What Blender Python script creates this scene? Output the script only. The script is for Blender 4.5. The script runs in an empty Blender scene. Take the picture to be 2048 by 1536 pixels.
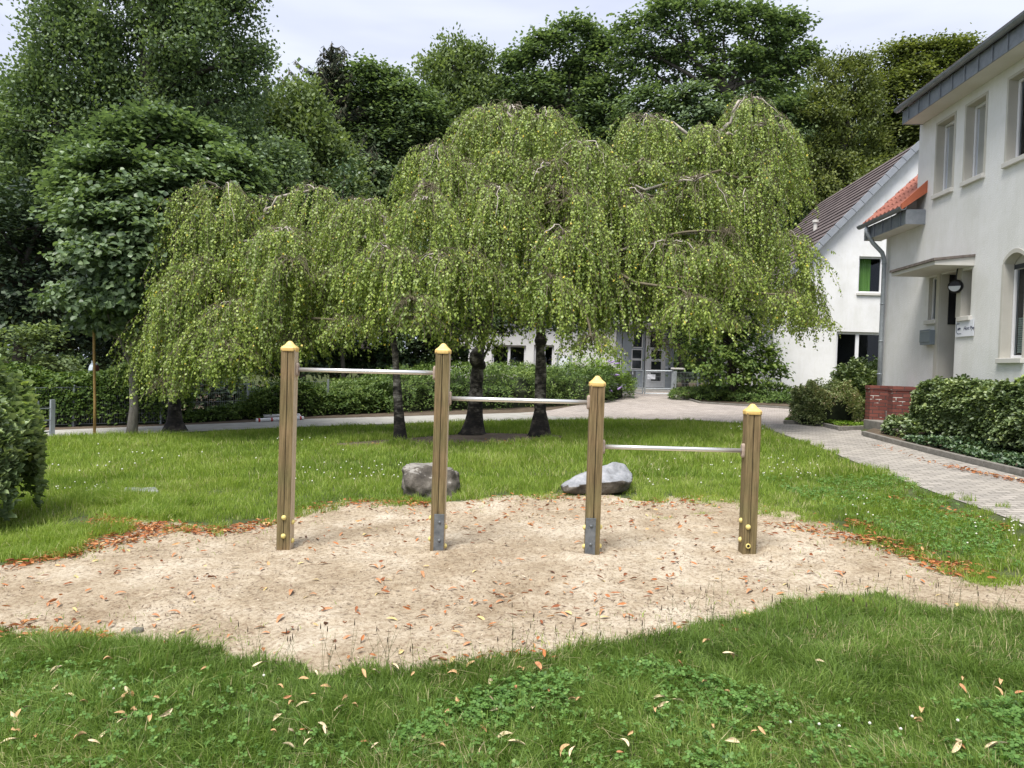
import bpy, bmesh, math
import numpy as np
from mathutils import Vector, Matrix

rng = np.random.default_rng(7)
R_ = math.radians
scene = bpy.context.scene
COL = scene.collection

# ------------------------------------------------------------------ camera
FPX = 1500.0
def cam_basis(pitch, roll):
    f = np.array([0, math.cos(pitch), math.sin(pitch)])
    r = np.array([1., 0, 0]); u = np.cross(r, f)
    c, s = math.cos(roll), math.sin(roll)
    return r*c + u*s, -r*s + u*c, f
CR, CU, CF = cam_basis(R_(-1.26), R_(1.8))
CP = np.array([0, 0, 1.5])
cd = bpy.data.cameras.new('camera'); cam = bpy.data.objects.new('camera', cd); COL.objects.link(cam)
cd.sensor_width = 36; cd.lens = 36*FPX/2048; cd.clip_start = 0.05; cd.clip_end = 600
m = Matrix.Identity(4)
for i in range(3):
    m[i][0] = CR[i]; m[i][1] = CU[i]; m[i][2] = -CF[i]; m[i][3] = CP[i]
cam.matrix_world = m
scene.camera = cam

# ------------------------------------------------------------------ light
SUN_EL, SUN_AZ = 64, 208      # azimuth clockwise from +Y (north): behind the camera, to the left
w = bpy.data.worlds.new('World'); scene.world = w; w.use_nodes = True
nt = w.node_tree; nt.nodes.clear()
out = nt.nodes.new('ShaderNodeOutputWorld'); bg = nt.nodes.new('ShaderNodeBackground')
sky = nt.nodes.new('ShaderNodeTexSky'); sky.sky_type = 'NISHITA'; sky.sun_disc = False
sky.sun_elevation = R_(SUN_EL); sky.sun_rotation = R_(SUN_AZ)
tc = nt.nodes.new('ShaderNodeTexCoord'); mp = nt.nodes.new('ShaderNodeMapping')
mp.inputs['Scale'].default_value = (1.6, 1.6, 9.0)
nz = nt.nodes.new('ShaderNodeTexNoise'); nz.inputs['Scale'].default_value = 1.3; nz.inputs['Detail'].default_value = 4; nz.inputs['Roughness'].default_value = .5
cr = nt.nodes.new('ShaderNodeValToRGB')
cr.color_ramp.elements[0].position = .36; cr.color_ramp.elements[0].color = (4.1, 4.45, 5.65, 1)
cr.color_ramp.elements[1].position = .62; cr.color_ramp.elements[1].color = (5.45, 5.75, 6.6, 1)
mx = nt.nodes.new('ShaderNodeMix'); mx.data_type = 'RGBA'; mx.inputs[0].default_value = .93
L = nt.links.new
L(tc.outputs['Generated'], mp.inputs[0]); L(mp.outputs[0], nz.inputs[0]); L(nz.outputs['Fac'], cr.inputs[0])
L(sky.outputs[0], mx.inputs[6]); L(cr.outputs[0], mx.inputs[7]); L(mx.outputs[2], bg.inputs[0])
bg.inputs[1].default_value = 0.10; L(bg.outputs[0], out.inputs[0])
sd = bpy.data.lights.new('sun', 'SUN'); sd.energy = 3.4; sd.angle = R_(28); sd.color = (1, .96, .9)
sun = bpy.data.objects.new('sun', sd); COL.objects.link(sun)
az = R_(SUN_AZ); el = R_(SUN_EL)
tosun = Vector((math.sin(az)*math.cos(el), math.cos(az)*math.cos(el), math.sin(el)))
sun.rotation_euler = tosun.to_track_quat('Z', 'Y').to_euler()
scene.view_settings.view_transform = 'Standard'; scene.view_settings.look = 'None'
scene.view_settings.gamma = 1; scene.view_settings.exposure = 0.78
scene.render.engine = 'CYCLES'
scene.cycles.max_bounces = 8; scene.cycles.transparent_max_bounces = 8
scene.cycles.diffuse_bounces = 3; scene.cycles.caustics_reflective = False; scene.cycles.caustics_refractive = False

# ------------------------------------------------------------------ projection helpers (real ground plane, real depths)
def gz(x, y): return .035*x + .02*(y-6)
def ray(px, py): return CR*(px-1024)/FPX + CU*(768-py)/FPX + CF
def gp(px, py):
    d = ray(px, py); t = 1.62/(.035*d[0] + .02*d[1] - d[2]); return CP + t*d
def at(px, py, Y):
    d = ray(px, py); return CP + d*(Y/d[1])
DV = np.array([.052, 1, 0]); DV = DV/np.linalg.norm(DV)       # direction the house runs in
NV = np.array([-DV[1], DV[0], 0])                              # facade outward normal (to the left)
ZV = np.array([0, 0, 1.])
class Fr:
    def __init__(s, o, u, n): s.o = np.array(o, float); s.u = np.array(u, float); s.n = np.array(n, float)
    def p(s, u, o, z): return s.o + s.u*u + s.n*o + ZV*z
    def hit(s, px, py, off=0.):
        d = ray(px, py); o = s.o + s.n*off; t = np.dot(o-CP, s.n)/np.dot(d, s.n); q = CP + t*d
        return float(np.dot(q-o, s.u)), float(q[2])
FAC = Fr((7.58, 0, 0), DV, NV)
WORLD = Fr((0, 0, 0), (1, 0, 0), (0, 1, 0))

LAT = rng.random((6, 256, 256))
def vn(x, y, s=0):
    x = np.asarray(x, float)+37.3; y = np.asarray(y, float)+11.7
    xi = np.floor(x).astype(int); yi = np.floor(y).astype(int); fx = x-xi; fy = y-yi
    fx = fx*fx*(3-2*fx); fy = fy*fy*(3-2*fy); T = LAT[s % 6]
    a = T[xi & 255, yi & 255]; b = T[(xi+1) & 255, yi & 255]; c = T[xi & 255, (yi+1) & 255]; d = T[(xi+1) & 255, (yi+1) & 255]
    return (a*(1-fx)+b*fx)*(1-fy) + (c*(1-fx)+d*fx)*fy
def fbm(x, y, s=0): return (vn(x, y, s)*.55 + vn(2.1*x, 2.1*y, s+1)*.3 + vn(4.3*x, 4.3*y, s+2)*.15)
def inpoly(X, Y, P):
    P = np.asarray(P); ins = np.zeros(len(X), bool); n = len(P); j = n-1
    for i in range(n):
        xi, yi = P[i][0], P[i][1]; xj, yj = P[j][0], P[j][1]
        c = ((yi > Y) != (yj > Y)) & (X < (xj-xi)*(Y-yi)/((yj-yi) or 1e-9) + xi)
        ins ^= c; j = i
    return ins
def gpoly(pts): return np.array([gp(*p)[:2] for p in pts])

# ------------------------------------------------------------------ materials
def nodes(name):
    m = bpy.data.materials.new(name); m.use_nodes = True; nt = m.node_tree
    return m, nt, nt.nodes['Principled BSDF']
def N(nt, t, **k):
    n = nt.nodes.new(t)
    for a, b in k.items(): setattr(n, a, b)
    return n
def ramp(nt, stops):
    r = N(nt, 'ShaderNodeValToRGB'); e = r.color_ramp.elements
    while len(e) < len(stops): e.new(.5)
    for q, (p, c) in zip(e, stops): q.position = p; q.color = (*c, 1)
    return r
def mat(name, c1, c2=None, scale=8, rough=.8, bump=0., bscale=None, spec=.3, metal=0, stretch=(1, 1, 1), coord='Object', detail=6):
    m, nt, b = nodes(name); b.inputs['Roughness'].default_value = rough
    b.inputs['Specular IOR Level'].default_value = spec; b.inputs['Metallic'].default_value = metal
    tc = N(nt, 'ShaderNodeTexCoord'); mp = N(nt, 'ShaderNodeMapping'); mp.inputs['Scale'].default_value = stretch
    nt.links.new(tc.outputs[coord], mp.inputs[0])
    nz = N(nt, 'ShaderNodeTexNoise'); nz.inputs['Scale'].default_value = scale; nz.inputs['Detail'].default_value = detail; nz.inputs['Roughness'].default_value = .65
    nt.links.new(mp.outputs[0], nz.inputs[0])
    r = ramp(nt, [(.3, c1), (.7, c2 or c1)]); nt.links.new(nz.outputs['Fac'], r.inputs[0]); nt.links.new(r.outputs[0], b.inputs['Base Color'])
    if bump:
        n2 = N(nt, 'ShaderNodeTexNoise'); n2.inputs['Scale'].default_value = bscale or scale*4; n2.inputs['Detail'].default_value = 5
        nt.links.new(mp.outputs[0], n2.inputs[0])
        bp = N(nt, 'ShaderNodeBump'); bp.inputs['Strength'].default_value = 1; bp.inputs['Distance'].default_value = bump
        nt.links.new(n2.outputs['Fac'], bp.inputs['Height']); nt.links.new(bp.outputs[0], b.inputs['Normal'])
    return m
def leafmat(name, stops, trans=.3, rough=.5, spec=.3):
    m, nt, b = nodes(name); b.inputs['Roughness'].default_value = rough; b.inputs['Specular IOR Level'].default_value = spec
    a = N(nt, 'ShaderNodeAttribute', attribute_name='tint'); r = ramp(nt, stops)
    nt.links.new(a.outputs['Fac'], r.inputs[0]); nt.links.new(r.outputs[0], b.inputs['Base Color'])
    tr = N(nt, 'ShaderNodeBsdfTranslucent')
    mu = N(nt, 'ShaderNodeMix', data_type='RGBA', blend_type='MULTIPLY'); mu.inputs[0].default_value = 1
    mu.inputs[7].default_value = (1.15, 1.2, .6, 1)
    nt.links.new(r.outputs[0], mu.inputs[6]); nt.links.new(mu.outputs[2], tr.inputs[0])
    ms = N(nt, 'ShaderNodeMixShader'); ms.inputs[0].default_value = trans
    o = nt.nodes['Material Output']
    nt.links.new(b.outputs[0], ms.inputs[1]); nt.links.new(tr.outputs[0], ms.inputs[2]); nt.links.new(ms.outputs[0], o.inputs[0])
    return m
M = {}
M['birch_leaf'] = leafmat('birch_leaf', [(0, (.08, .13, .03)), (.45, (.25, .34, .065)), (.9, (.54, .62, .13)), (1, (.80, .62, .09))], .28, .42, .4)
M['oak_leaf'] = leafmat('oak_leaf', [(0, (.08, .125, .065)), (.5, (.155, .225, .105)), (1, (.25, .33, .15))], .35)
M['hornbeam_leaf'] = leafmat('hornbeam_leaf', [(0, (.09, .13, .06)), (.5, (.175, .24, .095)), (1, (.28, .35, .13))], .35)
M['maple_leaf'] = leafmat('maple_leaf', [(0, (.08, .12, .065)), (.5, (.15, .22, .11)), (1, (.25, .34, .16))], .33, .4, .4)
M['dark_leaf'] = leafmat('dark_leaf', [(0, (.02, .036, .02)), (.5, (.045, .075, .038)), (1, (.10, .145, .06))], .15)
M['laurel_leaf'] = leafmat('laurel_leaf', [(0, (.03, .06, .03)), (.5, (.065, .12, .05)), (1, (.15, .22, .08))], .15, .4, .5)
M['brown_leaf'] = leafmat('brown_leaf', [(0, (.08, .105, .035)), (.5, (.16, .20, .065)), (1, (.27, .30, .09))], .33)
M['cotoneaster_leaf'] = leafmat('cotoneaster_leaf', [(0, (.04, .08, .02)), (.5, (.11, .18, .04)), (1, (.25, .33, .08))], .25)
M['bright_leaf'] = leafmat('bright_leaf', [(0, (.10, .19, .02)), (.5, (.20, .33, .04)), (1, (.34, .45, .07))], .35)
M['hedge_leaf'] = leafmat('hedge_leaf', [(0, (.06, .095, .035)), (.5, (.15, .21, .08)), (.9, (.32, .38, .16)), (1, (.42, .52, .14))], .2, .4, .5)
M['hawthorn_leaf'] = leafmat('hawthorn_leaf', [(0, (.08, .12, .05)), (.5, (.22, .30, .13)), (.9, (.42, .50, .26)), (1, (.5, .60, .16))], .25, .4, .5)
M['olive_leaf'] = leafmat('olive_leaf', [(0, (.11, .15, .06)), (.6, (.25, .30, .12)), (1, (.46, .36, .24))], .2)
M['grass'] = leafmat('grass', [(0, (.07, .12, .025)), (.5, (.17, .27, .05)), (.85, (.30, .40, .10)), (1, (.56, .49, .28))], .38, .5, .3)
M['lawn'] = leafmat('lawn', [(0, (.12, .20, .03)), (.5, (.27, .38, .06)), (.85, (.43, .52, .12)), (1, (.60, .56, .30))], .42, .5, .3)
M['clover'] = leafmat('clover', [(0, (.06, .13, .03)), (.6, (.14, .27, .06)), (1, (.24, .38, .10))], .35)
M['conifer'] = leafmat('conifer', [(0, (.03, .045, .03)), (.6, (.07, .085, .05)), (1, (.16, .13, .09))], .05, .8, .1)
M['litter'] = leafmat('litter', [(0, (.10, .05, .03)), (.3, (.26, .09, .04)), (.7, (.50, .19, .07)), (1, (.66, .45, .22))], .15, .7, .2)
M['debris'] = leafmat('debris', [(0, (.09, .06, .045)), (.5, (.25, .17, .12)), (1, (.7, .6, .45))], 0, .9, .1)
M['flower_white'] = mat('flower_white', (.55, .55, .44), (.72, .72, .62), 50)
M['flower_purple'] = mat('flower_purple', (.32, .22, .5), (.45, .33, .62), 30)
M['stem'] = mat('stem', (.10, .12, .05), (.16, .15, .07), 20)
M['seedhead'] = mat('seedhead', (.05, .035, .025), (.10, .07, .045), 60)
M['pale_leaf'] = mat('pale_leaf', (.50, .37, .21), (.72, .61, .41), 40, .7)
M['tan_leaf'] = mat('tan_leaf', (.42, .24, .11), (.62, .42, .22), 40, .7)
M['orange_leaf'] = mat('orange_leaf', (.33, .13, .06), (.52, .27, .13), 30, .7)
M['yellow_leaf'] = mat('yellow_leaf', (.46, .34, .14), (.60, .48, .22), 30, .7)
M['twig'] = mat('twig', (.13, .10, .08), (.22, .17, .13), 10)
M['branch_brown'] = mat('branch_brown', (.11, .095, .06), (.20, .17, .11), 9)
M['pale_bark'] = mat('pale_bark', (.28, .24, .20), (.55, .50, .44), 9, .8, .004, 30)
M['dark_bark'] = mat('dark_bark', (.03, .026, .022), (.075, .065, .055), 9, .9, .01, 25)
M['bg_bark'] = mat('bg_bark', (.05, .045, .038), (.12, .105, .09), 6, .9)
M['grey_bark'] = mat('grey_bark', (.16, .14, .12), (.33, .30, .26), 6, .9, .006, 30, stretch=(3, 3, .6))
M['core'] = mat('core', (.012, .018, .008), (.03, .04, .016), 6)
# birch trunk: pale papery upper bark with dark cracks, black base
def birch_bark():
    m, nt, b = nodes('birch_bark'); b.inputs['Roughness'].default_value = .85
    tc = N(nt, 'ShaderNodeTexCoord')
    def nzz(st, sc, det=6):
        mp = N(nt, 'ShaderNodeMapping'); mp.inputs['Scale'].default_value = st; nt.links.new(tc.outputs['Object'], mp.inputs[0])
        z = N(nt, 'ShaderNodeTexNoise'); z.inputs['Scale'].default_value = sc; z.inputs['Detail'].default_value = det; z.inputs['Roughness'].default_value = .6
        nt.links.new(mp.outputs[0], z.inputs[0]); return z
    a = nzz((1, 1, 1.6), 4.5); f = nzz((2, 2, 9), 5)
    r1 = ramp(nt, [(.42, (.025, .021, .018)), (.50, (.09, .078, .066)), (.64, (.32, .295, .26))]); nt.links.new(a.outputs['Fac'], r1.inputs[0])
    r2 = ramp(nt, [(.34, (.2, .18, .16)), (.5, (1, 1, 1))]); nt.links.new(f.outputs['Fac'], r2.inputs[0])
    mu = N(nt, 'ShaderNodeMix', data_type='RGBA', blend_type='MULTIPLY'); mu.inputs[0].default_value = 1
    nt.links.new(r1.outputs[0], mu.inputs[6]); nt.links.new(r2.outputs[0], mu.inputs[7])
    sx = N(nt, 'ShaderNodeSeparateXYZ'); nt.links.new(tc.outputs['Object'], sx.inputs[0])      # fissured black foot of the trunk
    ad = N(nt, 'ShaderNodeMath', operation='MULTIPLY_ADD'); nt.links.new(a.outputs['Fac'], ad.inputs[0]); ad.inputs[1].default_value = 2.2; nt.links.new(sx.outputs[2], ad.inputs[2])
    rz = ramp(nt, [(.0, (.24, .22, .20)), (1, (1, 1, 1))]); rz.color_ramp.elements[0].position = .55; mr = N(nt, 'ShaderNodeMapRange'); mr.inputs[1].default_value = 0; mr.inputs[2].default_value = 3; nt.links.new(ad.outputs[0], mr.inputs[0]); nt.links.new(mr.outputs[0], rz.inputs[0])
    rz.color_ramp.elements[1].position = .68
    m3 = N(nt, 'ShaderNodeMix', data_type='RGBA', blend_type='MULTIPLY'); m3.inputs[0].default_value = 1; nt.links.new(mu.outputs[2], m3.inputs[6]); nt.links.new(rz.outputs[0], m3.inputs[7])
    nt.links.new(m3.outputs[2], b.inputs['Base Color'])
    bp = N(nt, 'ShaderNodeBump'); bp.inputs['Distance'].default_value = .02; nt.links.new(f.outputs['Fac'], bp.inputs['Height']); nt.links.new(bp.outputs[0], b.inputs['Normal'])
    return m
M['birch_bark'] = birch_bark()
def render_mat(name, c1, c2):       # rough-cast render with faint large stains
    m = mat(name, c1, c2, .9, .95, .006, 55, .1); nt = m.node_tree; b = nt.nodes['Principled BSDF']; src = b.inputs['Base Color'].links[0].from_socket
    tc = N(nt, 'ShaderNodeTexCoord'); c = src      # rain streaks and blotches
    for st, sc, lo, p0 in (((1, 1, .12), 2.6, .94, .38), ((1, 1, 1), 2.2, .95, .42), ((1, 1, .3), 14, .97, .4)):
        mp = N(nt, 'ShaderNodeMapping'); mp.inputs['Scale'].default_value = st; nt.links.new(tc.outputs['Object'], mp.inputs[0])
        z = N(nt, 'ShaderNodeTexNoise'); z.inputs['Scale'].default_value = sc; z.inputs['Detail'].default_value = 7; nt.links.new(mp.outputs[0], z.inputs[0])
        r = ramp(nt, [(p0-.08, (lo, lo, lo*.985)), (p0+.14, (1, 1, 1))]); nt.links.new(z.outputs['Fac'], r.inputs[0])
        mu = N(nt, 'ShaderNodeMix', data_type='RGBA', blend_type='MULTIPLY'); mu.inputs[0].default_value = 1; nt.links.new(c, mu.inputs[6]); nt.links.new(r.outputs[0], mu.inputs[7]); c = mu.outputs[2]
    nt.links.new(c, b.inputs['Base Color']); return m
M['render_grey'] = render_mat('render_grey', (.76, .755, .73), (.84, .835, .82))
M['render_white'] = render_mat('render_white', (.78, .775, .77), (.88, .88, .87))
M['trim_beige'] = mat('trim_beige', (.50, .48, .42), (.57, .55, .49), 2, .85, .001, 60)
M['soffit'] = mat('soffit', (.60, .58, .53), (.66, .64, .6), 3, .8)
M['white_plastic'] = mat('white_plastic', (.78, .78, .79), (.82, .82, .83), 3, .35, spec=.5)
M['door_grey'] = mat('door_grey', (.36, .40, .45), (.42, .46, .50), 3, .4, spec=.5)
M['zinc'] = mat('zinc', (.17, .19, .21), (.27, .29, .32), 5, .5, 0, spec=.5, metal=.35)
M['zinc_dark'] = mat('zinc_dark', (.035, .04, .045), (.06, .065, .07), 5, .6)
M['galv'] = mat('galv', (.28, .31, .33), (.42, .45, .47), 12, .5, metal=.35, spec=.5)
M['plate_steel'] = mat('plate_steel', (.10, .11, .115), (.20, .21, .215), 18, .55, .0006, 60, metal=.3)
M['chrome'] = mat('chrome', (.70, .69, .66), (.82, .81, .79), 6, .33, metal=.75, stretch=(.4, 8, 8))
M['lamp_black'] = mat('lamp_black', (.012, .012, .014), (.02, .02, .022), 8, .4)
M['lamp_glass'] = mat('lamp_glass', (.55, .57, .58), (.62, .64, .65), 4, .3)
M['dark_gap'] = mat('dark_gap', (.008, .008, .008), (.012, .012, .012), 4)
M['mail_grey'] = mat('mail_grey', (.22, .26, .29), (.27, .31, .34), 4, .45, metal=.2)
M['paper'] = mat('paper', (.74, .76, .82), (.80, .82, .88), 2, .6)
M['ink'] = mat('ink', (.05, .06, .10), (.08, .09, .14), 8, .8)
M['yellow_cap'] = mat('yellow_cap', (.66, .43, .13), (.80, .57, .22), 14, .45, spec=.4)
M['yellow_bolt'] = mat('yellow_bolt', (.60, .50, .16), (.74, .63, .25), 30, .45)
M['bracket'] = mat('bracket', (.28, .21, .16), (.46, .37, .30), 20, .7)
M['stake'] = mat('stake', (.30, .18, .06), (.48, .30, .11), 7, .7, stretch=(4, 4, .6))
M['concrete'] = mat('concrete', (.25, .24, .22), (.38, .37, .34), 7, .95, .003, 60)
M['kerb'] = mat('kerb', (.15, .14, .12), (.26, .245, .22), 9, .95, .003, 60)
M['step'] = mat('step', (.16, .15, .13), (.29, .27, .24), 6, .9, .003, 50)
M['soil'] = mat('soil', (.06, .045, .03), (.15, .115, .08), 5, 1, .02, 30)
M['soil_patch'] = mat('soil_patch', (.085, .062, .045), (.19, .15, .115), 4, 1, .02, 30)
M['ground'] = mat('ground', (.035, .055, .015), (.09, .10, .04), 3, 1, .02, 25)
M['red_paint'] = mat('red_paint', (.45, .04, .04), (.5, .06, .06), 5, .4)
M['dark_red'] = mat('dark_red', (.05, .012, .012), (.09, .02, .02), 5, .5)
M['curtain_grey'] = mat('curtain_grey', (.16, .17, .165), (.30, .31, .30), 3, .9, stretch=(8, 8, .2))
M['curtain_green'] = mat('curtain_green', (.12, .26, .05), (.22, .40, .10), 4, .8, stretch=(8, 8, .2))
M['blind'] = mat('blind', (.50, .60, .57), (.58, .68, .64), 3, .7)
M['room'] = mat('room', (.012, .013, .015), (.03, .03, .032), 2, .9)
M['tile_orange'] = mat('tile_orange', (.24, .085, .06), (.38, .15, .105), 4, .75, .002, 40)
M['tile_verge'] = mat('tile_verge', (.36, .10, .05), (.42, .13, .07), 4, .6)
M['tile_dark'] = mat('tile_dark', (.075, .06, .06), (.19, .155, .15), 2.2, .8, .002, 30)
M['verge_grey'] = mat('verge_grey', (.24, .26, .29), (.31, .33, .36), 4, .7)
M['flat_roof'] = mat('flat_roof', (.10, .08, .07), (.22, .19, .17), 10, .9)
M['pebble'] = mat('pebble', (.10, .09, .08), (.2, .18, .15), 20, .7)
def wood_mat():
    m, nt, b = nodes('post_wood'); b.inputs['Roughness'].default_value = .8; b.inputs['Specular IOR Level'].default_value = .25
    tc = N(nt, 'ShaderNodeTexCoord'); mp = N(nt, 'ShaderNodeMapping'); mp.inputs['Scale'].default_value = (22, 22, 1.1); nt.links.new(tc.outputs['Object'], mp.inputs[0])
    z = N(nt, 'ShaderNodeTexNoise'); z.inputs['Scale'].default_value = 3; z.inputs['Detail'].default_value = 7; z.inputs['Roughness'].default_value = .7; nt.links.new(mp.outputs[0], z.inputs[0])
    r = ramp(nt, [(.28, (.06, .047, .028)), (.48, (.175, .138, .078)), (.72, (.30, .24, .145))]); nt.links.new(z.outputs['Fac'], r.inputs[0])
    z2 = N(nt, 'ShaderNodeTexNoise'); z2.inputs['Scale'].default_value = 2.4; z2.inputs['Detail'].default_value = 3; nt.links.new(tc.outputs['Object'], z2.inputs[0])
    r2 = ramp(nt, [(.35, (.80, .86, .66)), (.65, (1.12, .98, .88))]); nt.links.new(z2.outputs['Fac'], r2.inputs[0])
    mu = N(nt, 'ShaderNodeMix', data_type='RGBA', blend_type='MULTIPLY'); mu.inputs[0].default_value = 1
    nt.links.new(r.outputs[0], mu.inputs[6]); nt.links.new(r2.outputs[0], mu.inputs[7]); nt.links.new(mu.outputs[2], b.inputs['Base Color'])
    bp = N(nt, 'ShaderNodeBump'); bp.inputs['Distance'].default_value = .0015; nt.links.new(z.outputs['Fac'], bp.inputs['Height']); nt.links.new(bp.outputs[0], b.inputs['Normal'])
    return m
M['wood'] = wood_mat()
M['wood_side_lit'] = mat('wood_side_lit', (.46, .36, .24), (.72, .60, .45), 5, .8, .001, 40, stretch=(18, 18, 1))  # pale fresh wood for right faces, side light painted into its colour
def paver_mat(name, c1, c2, mortar, rot, bw=.2, bh=.1, stain=(.8, 1.08)):
    m, nt, b = nodes(name); b.inputs['Roughness'].default_value = .9; b.inputs['Specular IOR Level'].default_value = .2
    tc = N(nt, 'ShaderNodeTexCoord'); mp = N(nt, 'ShaderNodeMapping'); mp.inputs['Rotation'].default_value = (0, 0, rot); nt.links.new(tc.outputs['Object'], mp.inputs[0])
    br = N(nt, 'ShaderNodeTexBrick'); br.inputs['Scale'].default_value = 1; br.inputs['Brick Width'].default_value = bw; br.inputs['Row Height'].default_value = bh
    br.inputs['Mortar Size'].default_value = .006; br.inputs['Mortar Smooth'].default_value = .3
    br.inputs['Color1'].default_value = (*c1, 1); br.inputs['Color2'].default_value = (*c2, 1); br.inputs['Mortar'].default_value = (*mortar, 1)
    nt.links.new(mp.outputs[0], br.inputs[0])
    z = N(nt, 'ShaderNodeTexNoise'); z.inputs['Scale'].default_value = 1.1; z.inputs['Detail'].default_value = 8; z.inputs['Roughness'].default_value = .7; nt.links.new(tc.outputs['Object'], z.inputs[0])
    r = ramp(nt, [(.3, (stain[0],)*3), (.7, (stain[1], stain[1]*.99, stain[1]*.96))]); nt.links.new(z.outputs['Fac'], r.inputs[0])
    mu = N(nt, 'ShaderNodeMix', data_type='RGBA', blend_type='MULTIPLY'); mu.inputs[0].default_value = 1
    nt.links.new(br.outputs[0], mu.inputs[6]); nt.links.new(r.outputs[0], mu.inputs[7]); nt.links.new(mu.outputs[2], b.inputs['Base Color'])
    bp = N(nt, 'ShaderNodeBump'); bp.inputs['Distance'].default_value = .003; bp.invert = True
    nt.links.new(br.outputs['Fac'], bp.inputs['Height']); nt.links.new(bp.outputs[0], b.inputs['Normal'])
    return m
M['paver'] = paver_mat('paver', (.29, .27, .245), (.41, .38, .345), (.12, .11, .095), R_(3))
M['paver_plaza'] = paver_mat('paver_plaza', (.35, .31, .28), (.47, .42, .385), (.17, .145, .13), R_(38))
M['strip'] = mat('strip', (.30, .29, .26), (.42, .41, .37), 3, .95, .004, 40)
def brick_wall_mat():
    m, nt, b = nodes('brick_wall'); b.inputs['Roughness'].default_value = .85
    tc = N(nt, 'ShaderNodeTexCoord'); sx = N(nt, 'ShaderNodeSeparateXYZ'); nt.links.new(tc.outputs['Object'], sx.inputs[0])
    ad = N(nt, 'ShaderNodeMath', operation='ADD'); nt.links.new(sx.outputs[0], ad.inputs[0]); nt.links.new(sx.outputs[1], ad.inputs[1])
    cx = N(nt, 'ShaderNodeCombineXYZ'); nt.links.new(ad.outputs[0], cx.inputs[0]); nt.links.new(sx.outputs[2], cx.inputs[1])
    br = N(nt, 'ShaderNodeTexBrick'); br.inputs['Scale'].default_value = 1; br.inputs['Brick Width'].default_value = .24; br.inputs['Row Height'].default_value = .075
    br.inputs['Mortar Size'].default_value = .007; br.inputs['Color1'].default_value = (.155, .042, .032, 1); br.inputs['Color2'].default_value = (.23, .075, .055, 1); br.inputs['Mortar'].default_value = (.07, .05, .045, 1)
    nt.links.new(cx.outputs[0], br.inputs[0])
    z = N(nt, 'ShaderNodeTexNoise'); z.inputs['Scale'].default_value = 3.2; z.inputs['Detail'].default_value = 6; nt.links.new(tc.outputs['Object'], z.inputs[0])
    r = ramp(nt, [(.60, (0, 0, 0)), (.64, (1, 1, 1))]); nt.links.new(z.outputs['Fac'], r.inputs[0])
    mlt = N(nt, 'ShaderNodeMath', operation='MULTIPLY'); nt.links.new(r.outputs[0], mlt.inputs[0]); nt.links.new(br.outputs['Fac'], mlt.inputs[1])
    mx = N(nt, 'ShaderNodeMix', data_type='RGBA'); nt.links.new(mlt.outputs[0], mx.inputs[0]); nt.links.new(br.outputs[0], mx.inputs[6]); mx.inputs[7].default_value = (.62, .60, .55, 1)
    nt.links.new(mx.outputs[2], b.inputs['Base Color'])
    bp = N(nt, 'ShaderNodeBump'); bp.inputs['Distance'].default_value = .004; bp.invert = True; nt.links.new(br.outputs['Fac'], bp.inputs['Height']); nt.links.new(bp.outputs[0], b.inputs['Normal'])
    return m
M['brick'] = brick_wall_mat()
def sand_mat():
    m, nt, b = nodes('sand'); b.inputs['Roughness'].default_value = 1; b.inputs['Specular IOR Level'].default_value = .1
    tc = N(nt, 'ShaderNodeTexCoord')
    def nn(sc, det, st=(1, 1, 1)):
        mp = N(nt, 'ShaderNodeMapping'); mp.inputs['Scale'].default_value = st; nt.links.new(tc.outputs['Object'], mp.inputs[0])
        z = N(nt, 'ShaderNodeTexNoise'); z.inputs['Scale'].default_value = sc; z.inputs['Detail'].default_value = det; z.inputs['Roughness'].default_value = .7; nt.links.new(mp.outputs[0], z.inputs[0]); return z
    a = nn(1.6, 8); f = nn(34, 7); g = nn(240, 3)
    r1 = ramp(nt, [(.34, (.33, .26, .175)), (.5, (.46, .385, .28)), (.66, (.60, .53, .415))]); nt.links.new(a.outputs['Fac'], r1.inputs[0])
    r2 = ramp(nt, [(.36, (.62, .56, .52)), (.52, (1, 1, 1)), (.7, (1.12, 1.12, 1.12))]); nt.links.new(f.outputs['Fac'], r2.inputs[0])
    r3 = ramp(nt, [(.35, (.72, .70, .68)), (.6, (1.1, 1.1, 1.1))]); nt.links.new(g.outputs['Fac'], r3.inputs[0])
    c = r1.outputs[0]
    for r in (r2, r3):
        mu = N(nt, 'ShaderNodeMix', data_type='RGBA', blend_type='MULTIPLY'); mu.inputs[0].default_value = 1
        nt.links.new(c, mu.inputs[6]); nt.links.new(r.outputs[0], mu.inputs[7]); c = mu.outputs[2]
    nt.links.new(c, b.inputs['Base Color'])
    bp = N(nt, 'ShaderNodeBump'); bp.inputs['Distance'].default_value = .012; nt.links.new(f.outputs['Fac'], bp.inputs['Height'])
    bp2 = N(nt, 'ShaderNodeBump'); bp2.inputs['Distance'].default_value = .004; nt.links.new(g.outputs['Fac'], bp2.inputs['Height']); nt.links.new(bp.outputs[0], bp2.inputs['Normal'])
    nt.links.new(bp2.outputs[0], b.inputs['Normal'])
    return m
M['sand'] = sand_mat()
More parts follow.
